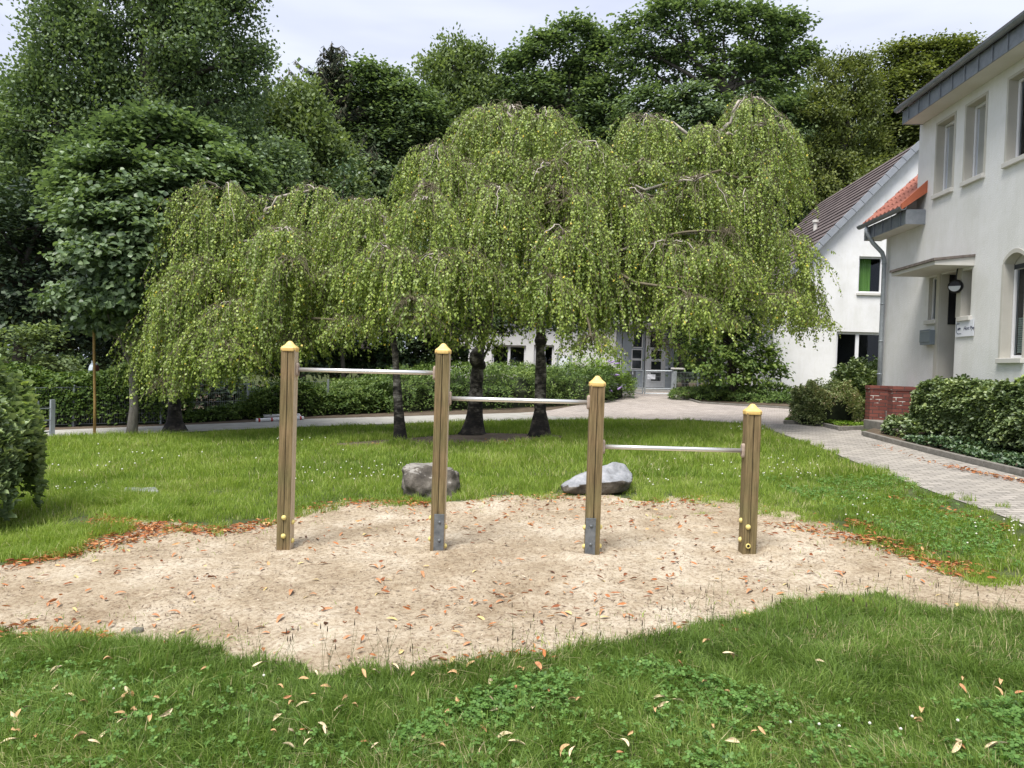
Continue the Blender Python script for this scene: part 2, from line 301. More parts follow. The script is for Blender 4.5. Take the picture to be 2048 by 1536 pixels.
def rock_mat(name, c1, c2, c3):
    m, nt, b = nodes(name); b.inputs['Roughness'].default_value = .85
    tc = N(nt, 'ShaderNodeTexCoord')
    z = N(nt, 'ShaderNodeTexNoise'); z.inputs['Scale'].default_value = 7; z.inputs['Detail'].default_value = 9; z.inputs['Roughness'].default_value = .7; nt.links.new(tc.outputs['Object'], z.inputs[0])
    r = ramp(nt, [(.33, c1), (.5, c2), (.68, c3)]); nt.links.new(z.outputs['Fac'], r.inputs[0]); nt.links.new(r.outputs[0], b.inputs['Base Color'])
    bp = N(nt, 'ShaderNodeBump'); bp.inputs['Distance'].default_value = .02; nt.links.new(z.outputs['Fac'], bp.inputs['Height']); nt.links.new(bp.outputs[0], b.inputs['Normal'])
    return m
M['rock'] = rock_mat('rock', (.035, .03, .024), (.09, .078, .062), (.21, .19, .16))
M['rock_smooth'] = rock_mat('rock_smooth', (.15, .15, .155), (.25, .26, .275), (.38, .38, .39))
M['rock_top'] = rock_mat('rock_top', (.12, .11, .095), (.22, .205, .18), (.33, .31, .275))
def glass_mat():
    m, nt, b = nodes('window_glass'); nt.nodes.remove(b)
    gl = N(nt, 'ShaderNodeBsdfGlossy'); gl.inputs['Roughness'].default_value = .02; gl.inputs[0].default_value = (.9, .95, 1, 1)
    tr = N(nt, 'ShaderNodeBsdfTransparent'); tr.inputs[0].default_value = (.8, .85, .85, 1)
    fr = N(nt, 'ShaderNodeFresnel'); fr.inputs[0].default_value = 1.45
    ms = N(nt, 'ShaderNodeMixShader'); nt.links.new(fr.outputs[0], ms.inputs[0]); nt.links.new(tr.outputs[0], ms.inputs[1]); nt.links.new(gl.outputs[0], ms.inputs[2])
    nt.links.new(ms.outputs[0], nt.nodes['Material Output'].inputs[0]); return m
M['glass'] = glass_mat()

# ------------------------------------------------------------------ mesh helpers
def link(name, me, parent=None):
    o = bpy.data.objects.new(name, me); COL.objects.link(o)
    if parent is not None: o.parent = parent; o.matrix_parent_inverse = Matrix.Translation(-parent.location) if parent.parent is None else Matrix.Translation(-Vector(parent.get('wloc', (0, 0, 0))))
    if parent is not None and parent.parent is not None: o.matrix_parent_inverse = Matrix.Identity(4)
    return o
def tag(o, label=None, cat=None, group=None, kind=None):
    if label: o['label'] = label
    if cat: o['category'] = cat
    if group: o['group'] = group
    if kind: o['kind'] = kind
    return o
def thing(name, loc, label, cat, group=None, kind=None):
    o = bpy.data.objects.new(name, None); COL.objects.link(o); o.location = [float(v) for v in loc]; o.empty_display_size = .2
    return tag(o, label, cat, group, kind)
class MB:
    def __init__(s): s.v = []; s.f = []; s.mi = []; s.n = 0
    def add(s, vs, fs, mi=0):
        b = s.n; s.v += [tuple(float(c) for c in v) for v in vs]; s.n += len(vs)
        s.f += [tuple(i+b for i in f) for f in fs]; s.mi += [mi]*len(fs); return s
    def box(s, fr, u0, u1, o0, o1, z0, z1, mi=0):
        vs = [fr.p(u, o, z) for z in (z0, z1) for o in (o0, o1) for u in (u0, u1)]
        return s.add(vs, [(0, 2, 3, 1), (4, 5, 7, 6), (0, 1, 5, 4), (2, 6, 7, 3), (0, 4, 6, 2), (1, 3, 7, 5)], mi)
    def quad(s, a, b, c, d, mi=0): return s.add([a, b, c, d], [(0, 1, 2, 3)], mi)
    def prism(s, fr, prof, u0, u1, mi=0):      # prof: list of (off, z); extruded along u
        n = len(prof); vs = [fr.p(u, o, z) for u in (u0, u1) for o, z in prof]
        fs = [(i, (i+1) % n, n+(i+1) % n, n+i) for i in range(n)] + [tuple(range(n))[::-1], tuple(range(n, 2*n))]
        return s.add(vs, fs, mi)
    def tube(s, pts, rad, k=7, mi=0, cap=True):
        pts = [np.array(p, float) for p in pts]; n = len(pts)
        if np.isscalar(rad): rad = [rad]*n
        vs = []; prev = None
        for i, p in enumerate(pts):
            t = pts[min(i+1, n-1)] - pts[max(i-1, 0)]; t = t/(np.linalg.norm(t)+1e-9)
            if prev is None:
                a = np.array([0, 0, 1.]) if abs(t[2]) < .9 else np.array([1., 0, 0]); prev = np.cross(t, a)
            prev = prev - t*np.dot(prev, t); prev /= np.linalg.norm(prev)+1e-9; q = np.cross(t, prev)
            for j in range(k):
                an = 2*math.pi*j/k; vs.append(p + (prev*math.cos(an)+q*math.sin(an))*rad[i])
        fs = [(i*k+j, i*k+(j+1) % k, (i+1)*k+(j+1) % k, (i+1)*k+j) for i in range(n-1) for j in range(k)]
        if cap: fs += [tuple(range(k))[::-1], tuple(range((n-1)*k, n*k))]
        return s.add(vs, fs, mi)
    def lathe(s, c, prof, k=16, axis=(0, 0, 1), mi=0):
        ax = Vector(axis).normalized(); q = ax.to_track_quat('Z', 'Y'); vs = []
        for r, h in prof:
            for j in range(k):
                an = 2*math.pi*j/k; v = q @ Vector((r*math.cos(an), r*math.sin(an), h)); vs.append(np.array(c)+np.array(v))
        n = len(prof)
        fs = [(i*k+j, i*k+(j+1) % k, (i+1)*k+(j+1) % k, (i+1)*k+j) for i in range(n-1) for j in range(k)]
        fs += [tuple(range(k))[::-1], tuple(range((n-1)*k, n*k))]
        return s.add(vs, fs, mi)
    def build(s, name, mats, parent=None, smooth=False, bevel=0, label=None):
        if not isinstance(mats, (list, tuple)): mats = [mats]
        me = bpy.data.meshes.new(name); me.from_pydata(s.v, [], s.f)
        for mm in mats: me.materials.append(mm)
        me.polygons.foreach_set('material_index', s.mi)
        if smooth: me.polygons.foreach_set('use_smooth', [True]*len(s.f))
        bm = bmesh.new(); bm.from_mesh(me); bmesh.ops.recalc_face_normals(bm, faces=bm.faces)
        if bevel:
            bmesh.ops.bevel(bm, geom=[e for e in bm.edges if len(e.link_faces) == 2 and e.calc_face_angle(0) > .5], offset=bevel, segments=2, affect='EDGES', profile=.5)
        bm.to_mesh(me); bm.free()
        return link2(name, me, parent, label)
WL = {}
def link2(name, me, parent=None, label=None):
    """link a mesh given in world coordinates; its origin goes to its own base so that things sit where they stand"""
    o = bpy.data.objects.new(name, me); COL.objects.link(o)
    if parent is None:
        n = len(me.vertices); co = np.empty(n*3, 'f'); me.vertices.foreach_get('co', co); co = co.reshape(-1, 3)
        b = np.array([(co[:, 0].min()+co[:, 0].max())/2, (co[:, 1].min()+co[:, 1].max())/2, co[:, 2].min()])
        me.transform(Matrix.Translation(Vector([-float(v) for v in b]))); o.location = [float(v) for v in b]
        WL[o.name] = Vector(o.location)
    else:
        base = WL.get(parent.name) or Vector(parent.location)
        me.transform(Matrix.Translation(-base)); o.parent = parent; WL[o.name] = base
    if label: o['label'] = label
    return o
def np_mesh(name, V, quads, matl, tint=None, tris=None, parent=None, smooth=False):
    V = np.asarray(V, 'f'); me = bpy.data.meshes.new(name)
    q = np.asarray(quads, 'i').reshape(-1, 4) if quads is not None and len(quads) else np.zeros((0, 4), 'i')
    t = np.asarray(tris, 'i').reshape(-1, 3) if tris is not None and len(tris) else np.zeros((0, 3), 'i')
    me.vertices.add(len(V)); me.vertices.foreach_set('co', V.ravel())
    nl = q.size+t.size; me.loops.add(nl); me.loops.foreach_set('vertex_index', np.concatenate([q.ravel(), t.ravel()]))
    me.polygons.add(len(q)+len(t))
    ls = np.concatenate([np.arange(len(q))*4, q.size+np.arange(len(t))*3]).astype('i')
    me.polygons.foreach_set('loop_start', ls)
    if smooth: me.polygons.foreach_set('use_smooth', np.ones(len(q)+len(t), bool))
    me.update(calc_edges=True)
    if tint is not None:
        a = me.attributes.new('tint', 'FLOAT', 'FACE'); a.data.foreach_set('value', np.asarray(tint, 'f'))
    me.materials.append(matl)
    return link2(name, me, parent)
def norm(a): return a/(np.linalg.norm(a, axis=-1, keepdims=True)+1e-9)
def leaf_faces(P, A, Nn, ln, wd, kind='diamond'):
    """P base points, A axis (unit), Nn normals; returns V, quads (2 per leaf for 'fold')"""
    A = norm(A); S = norm(np.cross(A, Nn)); Nn = np.cross(S, A)
    ln = np.broadcast_to(ln, (len(P),))[:, None]; wd = np.broadcast_to(wd, (len(P),))[:, None]
    if kind == 'diamond':
        V = np.stack([P, P+A*ln*.45+S*wd*.5, P+A*ln, P+A*ln*.45-S*wd*.5], 1)
        q = np.arange(len(P)*4).reshape(-1, 4)
        return V.reshape(-1, 3), q
    # folded six-point leaf: midrib + two halves
    up = Nn*wd*.16
    V = np.stack([P, P+A*ln*.33+S*wd*.5+up, P+A*ln*.72+S*wd*.36+up, P+A*ln-Nn*ln*.08, P+A*ln*.72-S*wd*.36+up, P+A*ln*.33-S*wd*.5+up], 1)
    b = (np.arange(len(P))*6)[:, None]
    q = np.concatenate([b+np.array([[0, 1, 2, 3]]), b+np.array([[0, 3, 4, 5]])], 1).reshape(-1, 4)
    return V.reshape(-1, 3), q
def rdir(n):
    return norm(rng.normal(size=(n, 3)))

# ------------------------------------------------------------------ ground, paths, sand
def sheet(name, px=None, matl=None, off=.004, poly=None, kind='structure'):
    P = gpoly(px) if poly is None else np.array(poly)
    me = bpy.data.meshes.new(name); bm = bmesh.new()
    vs = [bm.verts.new((float(x), float(y), float(gz(x, y)+off))) for x, y in P]
    f = bm.faces.new(vs); bmesh.ops.triangulate(bm, faces=[f]); bmesh.ops.recalc_face_normals(bm, faces=bm.faces)
    if sum(f.normal.z for f in bm.faces) < 0: bmesh.ops.reverse_faces(bm, faces=bm.faces)
    bm.to_mesh(me); bm.free(); me.materials.append(matl)
    o = bpy.data.objects.new(name, me); COL.objects.link(o); o['kind'] = kind; return o
g = sheet('ground', matl=M['ground'], off=0, poly=[(-200, -60), (200, -60), (200, 260), (-200, 260)])
tag(g, 'grassy ground sloping gently up to the right', None)
SAND = [(-400, 1160), (0, 1132), (90, 1122), (160, 1100), (195, 1062), (205, 1030), (330, 1042), (450, 1057), (560, 1036), (640, 1012), (700, 1002), (800, 1002), (920, 1004), (1000, 992), (1100, 988), (1200, 985),
        (1260, 1000), (1300, 1004), (1350, 992), (1420, 990), (1500, 1006), (1560, 1016), (1640, 1034), (1700, 1065), (1760, 1088), (1850, 1122), (1920, 1150), (1965, 1168), (2048, 1158), (2300, 1150), (2700, 1160),
        (2700, 1262), (2048, 1242), (1900, 1240), (1750, 1208), (1650, 1218), (1500, 1258), (1370, 1292), (1200, 1305), (1000, 1336), (800, 1352), (640, 1352), (500, 1330), (350, 1305), (200, 1294), (0, 1270), (-500, 1240)]
sandP = gpoly(SAND)
_a = rng.uniform(0, 6.28, 420); DENTS = [(rng.uniform(-4.5, 5.5), rng.uniform(4.0, 8.6), math.cos(a), math.sin(a), rng.uniform(.008, .024)) for a in _a]
def sand_z(X, Y):
    z = .016 + .03*(fbm(X*1.3, Y*1.3, 1)-.5) + .024*(fbm(X*5, Y*5, 2)-.5) + .010*(vn(X*17, Y*17, 3)-.5)
    for cx, cy in PB:      # scoured ring and small heap at the feet of the posts
        r2 = (X-cx)**2+(Y-cy)**2; r = np.sqrt(r2); z = z-.035*np.exp(-r2/.010)+.022*np.exp(-(r-.19)**2/.006)
    for (ax, ay), (bx, by) in zip(PB[:-1], PB[1:]):      # hollow worn under each bar
        z = z-.03*np.exp(-(((X-(ax+bx)/2)/.42)**2+((Y-(ay+by)/2)/.30)**2))
    for cx, cy, c_, s_, dp in DENTS:
        u = (X-cx)*c_+(Y-cy)*s_; v = -(X-cx)*s_+(Y-cy)*c_; e = (u/.12)**2+(v/.05)**2; m_ = e < 6
        if np.ndim(z): z = z-np.where(m_, dp*(np.exp(-e)-.35*np.exp(-(e-1.8)**2)), 0)
    return z
def poly_dist(X, Y, P):
    X = np.asarray(X, float); Y = np.asarray(Y, float); best = np.full(X.shape, 9e9)
    for a, b in zip(P, np.roll(P, -1, 0)):
        d = b-a; t = np.clip(((X-a[0])*d[0]+(Y-a[1])*d[1])/(d@d), 0, 1); best = np.minimum(best, np.hypot(X-a[0]-t*d[0], Y-a[1]-t*d[1]))
    return best
POSTS = [dict(b=(570, 1098), top=(584, 699)), dict(b=(875, 1101), top=(889, 704)), dict(b=(1183, 1108), top=(1193, 769)), dict(b=(1494, 1106), top=(1502, 825))]
PB = [tuple(gp(*p['b'])[:2]) for p in POSTS]
st = .03
x0, x1, y0, y1 = sandP[:, 0].min(), sandP[:, 0].max(), sandP[:, 1].min(), sandP[:, 1].max()
nx, ny = int((x1-x0)/st), int((y1-y0)/st)
gx, gy = np.meshgrid(x0+np.arange(nx+1)*st, y0+np.arange(ny+1)*st)
cxm = (gx[:-1, :-1]+st/2).ravel(); cym = (gy[:-1, :-1]+st/2).ravel()
ins = inpoly(cxm, cym, sandP)
idx = np.arange((nx+1)*(ny+1)).reshape(ny+1, nx+1)
Q = np.stack([idx[:-1, :-1], idx[:-1, 1:], idx[1:, 1:], idx[1:, :-1]], -1).reshape(-1, 4)[ins]
Vs = np.stack([gx.ravel(), gy.ravel(), gz(gx, gy).ravel()+(.004+(np.maximum(sand_z(gx, gy), .006)-.004)*np.clip(poly_dist(gx, gy, sandP)/.22, 0, 1)).ravel()], 1)
used = np.unique(Q); remap = -np.ones(len(Vs), int); remap[used] = np.arange(len(used))
me_s = np_mesh('sand', Vs[used], remap[Q], M['sand'], smooth=True); tag(me_s, 'worn pale sand pit around the horizontal bars', None, kind='structure')

PATH = [(1500, 849), (1530, 856), (1640, 896), (1750, 941), (1870, 986), (1970, 1021), (2048, 1049), (2500, 1195), (2700, 1100), (2048, 956), (1970, 936), (1860, 909), (1726, 873), (1722, 861), (1680, 863), (1625, 849), (1567, 849)]
sheet('path', PATH, M['paver'], .008)
PLAZA = [(1190, 838), (1400, 841), (1500, 849), (1567, 849), (1600, 834), (1590, 818), (1480, 811), (1400, 806), (1362, 794), (1352, 790), (1352, 772), (1215, 770), (1222, 787), (1200, 802), (1100, 821), (1040, 829)]
sheet('forecourt', PLAZA, M['paver_plaza'], .006)
STRIP = [(-500, 888), (95, 873), (350, 865), (600, 854), (900, 844), (1190, 838), (1100, 822), (1040, 826), (800, 833), (620, 838), (500, 845), (350, 851), (95, 861), (-500, 872)]
sheet('footpath', STRIP, M['strip'], .005)
sheet('soil_strip', [(-500, 872), (95, 861), (350, 851), (500, 845), (620, 838), (800, 833), (1040, 826), (1100, 822), (1200, 802), (1222, 787), (1215, 770), (-500, 770)], M['soil'], .003)
SOILP = [(640, 890), (760, 893), (870, 888), (1000, 887), (1110, 880), (1150, 874), (1080, 868), (960, 866), (880, 872), (800, 878)]
sheet('bare_soil', SOILP, M['soil_patch'], .004)
# the raised bed in front of the house, and the far bed, with their kerbs
BED = [(1726, 869), (1860, 905), (1970, 932), (2048, 951), (2500, 1070), (2900, 1000), (2200, 870), (1900, 850), (1786, 850)]
bedP = gpoly(BED)
sheet('planting_bed', BED, M['soil'], .06)
FBED = [(1567, 846), (1625, 846), (1680, 859), (1724, 857), (1735, 845), (1800, 800), (1600, 800), (1592, 818)]
sheet('far_bed', FBED, M['soil'], .05)
sheet('back_bed', [(1355, 790), (1400, 804), (1480, 809), (1592, 816), (1620, 800), (1700, 775), (1355, 766)], M['soil'], .03)
def kerb(px, h=.09, wdt=.07, name='kerb'):
    P = [gp(*p)[:2] for p in px]; mb = MB()
    for a, b in zip(P[:-1], P[1:]):
        L_ = float(np.linalg.norm(b-a)); n = max(1, int(round(L_/1.0))); d = (b-a)/L_; nn = np.array([-d[1], d[0]])
        for i in range(n):
            s0 = a+d*(L_*i/n+.004); s1 = a+d*(L_*(i+1)/n-.004); vs = []
            for z in (-.05, h):
                for q, sg in ((s0, -1), (s1, -1), (s1, 1), (s0, 1)):
                    p = q+nn*sg*wdt/2; vs.append((p[0], p[1], gz(p[0], p[1])+z))
            mb.add(vs, [(3, 2, 1, 0), (4, 5, 6, 7), (0, 1, 5, 4), (1, 2, 6, 5), (2, 3, 7, 6), (3, 0, 4, 7)])
    o = mb.build(name, M['kerb'], bevel=.006); tag(o, kind='structure'); return o
kerb([(1726, 871), (1790, 889), (1860, 907), (1970, 934), (2048, 953), (2300, 1018)])
kerb([(1567, 848), (1625, 848), (1680, 861), (1725, 859)], .08)
kerb([(1356, 794), (1400, 807), (1480, 812), (1592, 819)], .06)
kerb([(1190, 839), (1340, 839.5), (1400, 841), (1480, 848), (1530, 857)], .01, .06)

# ------------------------------------------------------------------ horizontal bars
apparatus = thing('horizontal_bars', (*PB[0], gz(*PB[0])), 'three steel turning bars at falling heights between four yellow-capped wooden posts in the sand', 'horizontal bars')
W2 = .057
BARS = [((603, 739.5), (872, 746)), ((905, 797), (1174, 804.5)), ((1210, 893.5), (1481, 901))]
post_objs = []
for i, p in enumerate(POSTS):
    bx, by = PB[i]; zb = gz(bx, by); top = at(*p['top'], by)
    # direction of the post: top leans by whatever the photo shows beyond the roll
    ztop = float(top[2]); lean = (float(top[0])-bx)/(ztop-zb)
    p['x'] = bx; p['y'] = by; p['z'] = ztop
    fr = Fr((bx, by, 0), (1, 0, 0), (0, 1, 0))
    mb = MB()
    for u0, u1 in ((-W2, -.0018), (.0018, W2)):
        mb.box(fr, u0, u1, -W2, W2, zb-.05, ztop)
    po = mb.build('post', [M['wood'], M['wood_side_lit']], apparatus, bevel=.006)
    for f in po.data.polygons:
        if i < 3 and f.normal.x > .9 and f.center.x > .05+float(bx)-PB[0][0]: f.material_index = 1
    g_ = MB(); g_.box(fr, -.0017, .0017, -W2+.007, W2-.007, zb-.02, ztop-.004); g_.build('joint', M['dark_gap'], po)
    cap = MB(); k = []
    for r, h in ((.064, -.014), (.066, -.004), (.066, .012), (.058, .022), (.040, .038), (.024, .058), (.017, .066), (.006, .070)):
        cw = .35 if r > .05 else .6
        ring = []
        for an in range(16):
            a = 2*math.pi*(an+.5)/16; c, s = math.cos(a), math.sin(a)
            e = 5 if r > .045 else 2.6
            q = (abs(c)**e+abs(s)**e)**(-1/e); ring.append((bx+r*q*c, by+r*q*s, ztop+h))
        k.append(ring)
    cap.add([v for r in k for v in r], [(a*16+b, a*16+(b+1) % 16, (a+1)*16+(b+1) % 16, (a+1)*16+b) for a in range(len(k)-1) for b in range(16)]+[tuple(range(16))[::-1], tuple(range(len(k)*16-16, len(k)*16))])
    co = cap.build('post_cap', M['yellow_cap'], po, smooth=False)
    def bolt(px, py, side, open_=False):
        mbb = MB()
        if side == 'front':
            c = at(px, py, by-W2); ax = (0, -1, 0)
        else:
            sx = W2 if side == 'right' else -W2
            c0 = at(px, py, by); c = np.array([bx+sx, by-.012, c0[2]]); ax = (1 if sx > 0 else -1, 0, 0)
        prof = [(.020, 0), (.021, .005), (.018, .013), (.012, .019), (.004, .022)]
        if open_: prof = [(.020, 0), (.021, .005), (.019, .012), (.013, .014), (.011, .004)]
        mbb.lathe(c, prof, 14, ax); mbb.build('bolt_cap', M['yellow_bolt'], po, smooth=True)
        if open_:
            mb2 = MB(); mb2.lathe(c+np.array(ax)*.004, [(.010, 0), (.010, .006)], 10, ax); mb2.build('bolt', M['dark_gap'], po)
    if i == 0:
        for q in ((568, 1035), (567, 1072)): bolt(*q, 'front')
        for q in ((586, 1043), (584, 1080)): bolt(*q, 'right')
    if i == 3:
        bolt(1496, 1054, 'front'); bolt(1496, 1092, 'front', True)
        for q in ((1481, 1040), (1480, 1078)): bolt(*q, 'left')
    if i in (1, 2):
        (pu0, pv0), (pu1, pv1) = ((869, 1028), (889, 1101)) if i == 1 else ((1171.5, 1036), (1192, 1109))
        a = at((pu0+pu1)/2, pv0, by-W2); b_ = at((pu0+pu1)/2, pv1, by-W2); wd = (pu1-pu0)/FPX*by/2
        mb = MB(); mb.box(Fr((a[0], by-W2, 0), (1, 0, 0), (0, 1, 0)), -wd, wd, -.010, -.0005, b_[2]-.04, a[2])
        pl = mb.build('steel_plate', M['plate_steel'], po, bevel=.002)
        for fz in (.18, .68):
            mb = MB(); c = np.array([a[0]+.004, by-W2-.010, a[2]-(a[2]-b_[2])*(fz+.04)])
            mb.lathe(c, [(.013, 0), (.012, .004), (.006, .009)], 12, (0, -1, 0)); mb.build('bolt', M['plate_steel'], po, smooth=True)
        for q, sd_ in (((892 if i == 1 else 1200, 1053), 'right'), ((892 if i == 1 else 1200, 1091), 'right'), ((862, 1035), 'left') if i == 1 else ((1170, 1054), 'left'), ((861, 1077), 'left') if i == 1 else ((1169, 1092), 'left')):
            bolt(*q, sd_)
    post_objs.append(po)
for i, (a, b) in enumerate(BARS):
    A = POSTS[i]; B = POSTS[i+1]
    za = at(*a, A['y'])[2]; zb_ = at(*b, B['y'])[2]
    pa = np.array([A['x']+W2+.014, A['y'], za]); pb = np.array([B['x']-W2-.014, B['y'], zb_])
    mb = MB(); mb.tube([pa, pa+(pb-pa)*.33, pa+(pb-pa)*.66, pb], .0175, 20); mb.build('bar', M['chrome'], apparatus, smooth=True)
    for q, sg, P in ((pa, 1, A), (pb, -1, B)):
        mb = MB(); ring = []
        prof = []
        for an in range(20):
            t = 2*math.pi*an/20; prof.append((.030*math.copysign(abs(math.cos(t))**.6, math.cos(t)), .058*math.copysign(abs(math.sin(t))**.5, math.sin(t))))
        xo = P['x']+sg*W2; vs = []
        for xx, sc in ((xo+sg*.0005, 1.0), (xo+sg*.013, 1.0), (xo+sg*.021, .82)):
            vs += [(xx, P['y']+o*sc, q[2]+z*sc) for o, z in prof]
        mb.add(vs, [(r*20+j, r*20+(j+1) % 20, (r+1)*20+(j+1) % 20, (r+1)*20+j) for r in range(2) for j in range(20)]+[tuple(range(20))[::-1], tuple(range(40, 60))])
        mb.build('bracket', M['bracket'], apparatus)

# ------------------------------------------------------------------ boulders
def rock(name, pts, matl, label, sub=3, amp=.02, jit=4, top=None, sm=.35):
    bm = bmesh.new()
    for p in pts: bm.verts.new([float(c) for c in p])
    r = bmesh.ops.convex_hull(bm, input=bm.verts)
    bmesh.ops.delete(bm, geom=[v for v in bm.verts if not v.link_faces], context='VERTS')
    bmesh.ops.triangulate(bm, faces=bm.faces)
    bmesh.ops.subdivide_edges(bm, edges=bm.edges, cuts=2, use_grid_fill=True)
    for _ in range(sub):
        bmesh.ops.subdivide_edges(bm, edges=[e for e in bm.edges if e.calc_length() > .03], cuts=1, use_grid_fill=True)
        bmesh.ops.smooth_vert(bm, verts=bm.verts, factor=sm, use_axis_x=True, use_axis_y=True, use_axis_z=True)
    bm.normal_update()
    from mathutils import noise
    for v in bm.verts:
        n = noise.fractal(v.co*5, 1, 2, 5); n2 = noise.noise(v.co*16)
        st_ = round(n*jit)/jit
        v.co += v.normal*(n*.5+st_*.5)*amp + v.normal*n2*amp*.25
    me = bpy.data.meshes.new(name); bm.to_mesh(me); bm.free()
    for q in (matl if isinstance(matl, list) else [matl]): me.materials.append(q)
    if top is not None:
        for f in me.polygons:
            if f.normal.z > top: f.material_index = 1
    me.polygons.foreach_set('use_smooth', [True]*len(me.polygons))
    o = link2(name, me); tag(o, label, 'boulder', 'boulders at the edge of the sand'); return o
Y1 = 8.6
def rp(L_): return [at(px, py, Y1+dy) for px, py, dy in L_]
rock('boulder', rp([(806, 938, -.1), (828, 931, -.15), (880, 936, -.15), (900, 940, -.1), (918, 955, 0), (921, 972, 0), (905, 1000, -.2), (850, 1002, -.3), (808, 995, -.2), (803, 965, -.15), (815, 930, .35), (870, 928, .4), (912, 945, .4), (915, 985, .45), (810, 985, .45), (860, 975, -.3), (812, 962, -.26)]), [M['rock'], M['rock_top']],
     'rough brown-grey boulder with a flat pale top behind the second post', top=.8, amp=.04, sm=.03, sub=2)
rock('boulder', rp([(1121, 972, -.15), (1150, 955, -.1), (1200, 934, 0), (1228, 924, .1), (1250, 930, .15), (1266, 948, .05), (1264, 965, -.1), (1245, 962, -.2), (1170, 968, -.28), (1125, 985, -.2), (1190, 992, -.2), (1255, 985, -.1), (1140, 960, .45), (1225, 930, .5), (1258, 960, .5), (1180, 965, .6)]), [M['rock'], M['rock_smooth']],
     'smooth blue-grey wedge-shaped boulder rising to the right behind the third post', top=.42, amp=.02, sm=.2)
rock('boulder', [gp(244, 990)+(0, 0, .0), gp(318, 991)+(0, 0, 0), gp(246, 990)+(0, 0, .05), gp(318, 991)+(0, 0, .05), gp(250, 983)+(0, 0, .05), gp(312, 983)+(0, 0, .055), gp(250, 983), gp(312, 983)], M['rock_smooth'],
     'low flat pale stone half hidden in the long grass on the left', amp=.006, sub=1)
pb_ = gp(275, 1269); rock('pebble', [pb_+np.array([a*.028, b*.02, c*.018+.02]) for a in (-1, 1) for b in (-1, 1) for c in (-1, 1)]+[pb_+np.array([.035, 0, .02]), pb_+np.array([-.035, 0, .02])], M['pebble'], 'small dark pebble on the sand at the lower left', amp=.002, sub=1)
bpy.data.objects['pebble']['category'] = 'pebble'; del bpy.data.objects['pebble']['group']

# ------------------------------------------------------------------ building helpers
def project(p):
    v = np.asarray(p)-CP; d = v@CF; return 1024+FPX*(v@CR)/d, 768-FPX*(v@CU)/d
def wall_strips(mb, fr, us, base, topf, holes, off=0., mi=0):
    cuts = sorted(set([us[0], us[-1]] + list(us) + [h[0] for h in holes] + [h[1] for h in holes]))
    cuts = [c for c in cuts if us[0]-1e-6 <= c <= us[-1]+1e-6]
    for a, b in zip(cuts[:-1], cuts[1:]):
        if b-a < 1e-5: continue
        mid = (a+b)/2; hs = sorted([h for h in holes if h[0] < mid < h[1]], key=lambda h: h[2]); z = base
        for h in hs:
            mb.quad(fr.p(a, off, z), fr.p(b, off, z), fr.p(b, off, h[2]), fr.p(a, off, h[2]), mi); z = h[3]
        mb.quad(fr.p(a, off, z), fr.p(b, off, z), fr.p(b, off, topf(b)), fr.p(a, off, topf(a)), mi)
def reveal(mb, fr, h, d, off=0., mi=1):
    u0, u1, z0, z1 = h
    mb.quad(fr.p(u0, off, z0), fr.p(u0, off, z1), fr.p(u0, off-d, z1), fr.p(u0, off-d, z0), mi)
    mb.quad(fr.p(u1, off, z0), fr.p(u1, off, z1), fr.p(u1, off-d, z1), fr.p(u1, off-d, z0), mi)
    mb.quad(fr.p(u0, off, z1), fr.p(u1, off, z1), fr.p(u1, off-d, z1), fr.p(u0, off-d, z1), mi)
    mb.quad(fr.p(u0, off, z0), fr.p(u1, off, z0), fr.p(u1, off-d, z0), fr.p(u0, off-d, z0), mi)
def window(fr, h, d, parent, vm=(), tm=(), curtain=None, fw=.055, sill=True, label=None, sill_w=.06, cover=(0., 1.), name='window'):
    u0, u1, z0, z1 = h; mb = MB(); o0, o1 = -d-.06, -d+.002
    mb.box(fr, u0+.002, u0+fw, o0, o1, z0+.002, z1-.002); mb.box(fr, u1-fw, u1-.002, o0, o1, z0+.002, z1-.002)
    mb.box(fr, u0+fw, u1-fw, o0, o1, z0+.002, z0+fw); mb.box(fr, u0+fw, u1-fw, o0, o1, z1-fw, z1-.002)
    for v in vm: x = u0+(u1-u0)*v; mb.box(fr, x-fw*.7, x+fw*.7, o0, o1+.004, z0+fw, z1-fw)
    for t in tm: x = z0+(z1-z0)*t; mb.box(fr, u0+fw, u1-fw, o0, o1+.002, x-fw*.6, x+fw*.6)
    f = mb.build(name, M['white_plastic'], parent, bevel=.006, label=label)
    g_ = MB(); g_.quad(fr.p(u0+fw, -d-.03, z0+fw), fr.p(u1-fw, -d-.03, z0+fw), fr.p(u1-fw, -d-.03, z1-fw), fr.p(u0+fw, -d-.03, z1-fw)); g_.build('pane', M['glass'], f)
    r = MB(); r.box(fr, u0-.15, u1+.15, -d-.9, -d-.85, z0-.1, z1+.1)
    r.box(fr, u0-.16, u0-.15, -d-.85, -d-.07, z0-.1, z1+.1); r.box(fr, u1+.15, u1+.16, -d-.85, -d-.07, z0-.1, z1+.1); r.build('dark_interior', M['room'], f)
    if curtain:
        c = MB(); n = 40; a0 = u0+fw+(u1-u0-2*fw)*cover[0]; a1 = u0+fw+(u1-u0-2*fw)*cover[1]
        for i in range(n):
            ua = a0+(a1-a0)*i/n; ub = a0+(a1-a0)*(i+1)/n; oa = -d-.14+.022*math.sin(i*1.1); ob = -d-.14+.022*math.sin((i+1)*1.1)
            c.quad(fr.p(ua, oa, z0+.04), fr.p(ub, ob, z0+.04), fr.p(ub, ob, z1-.03), fr.p(ua, oa, z1-.03))
        c.build('curtain', M[curtain], f, smooth=True)
    if sill:
        s = MB(); s.box(fr, u0-.05, u1+.05, -d+.004, sill_w, z0-.085, z0+.001); s.build('sill', M['soffit'], f, bevel=.008)
    return f

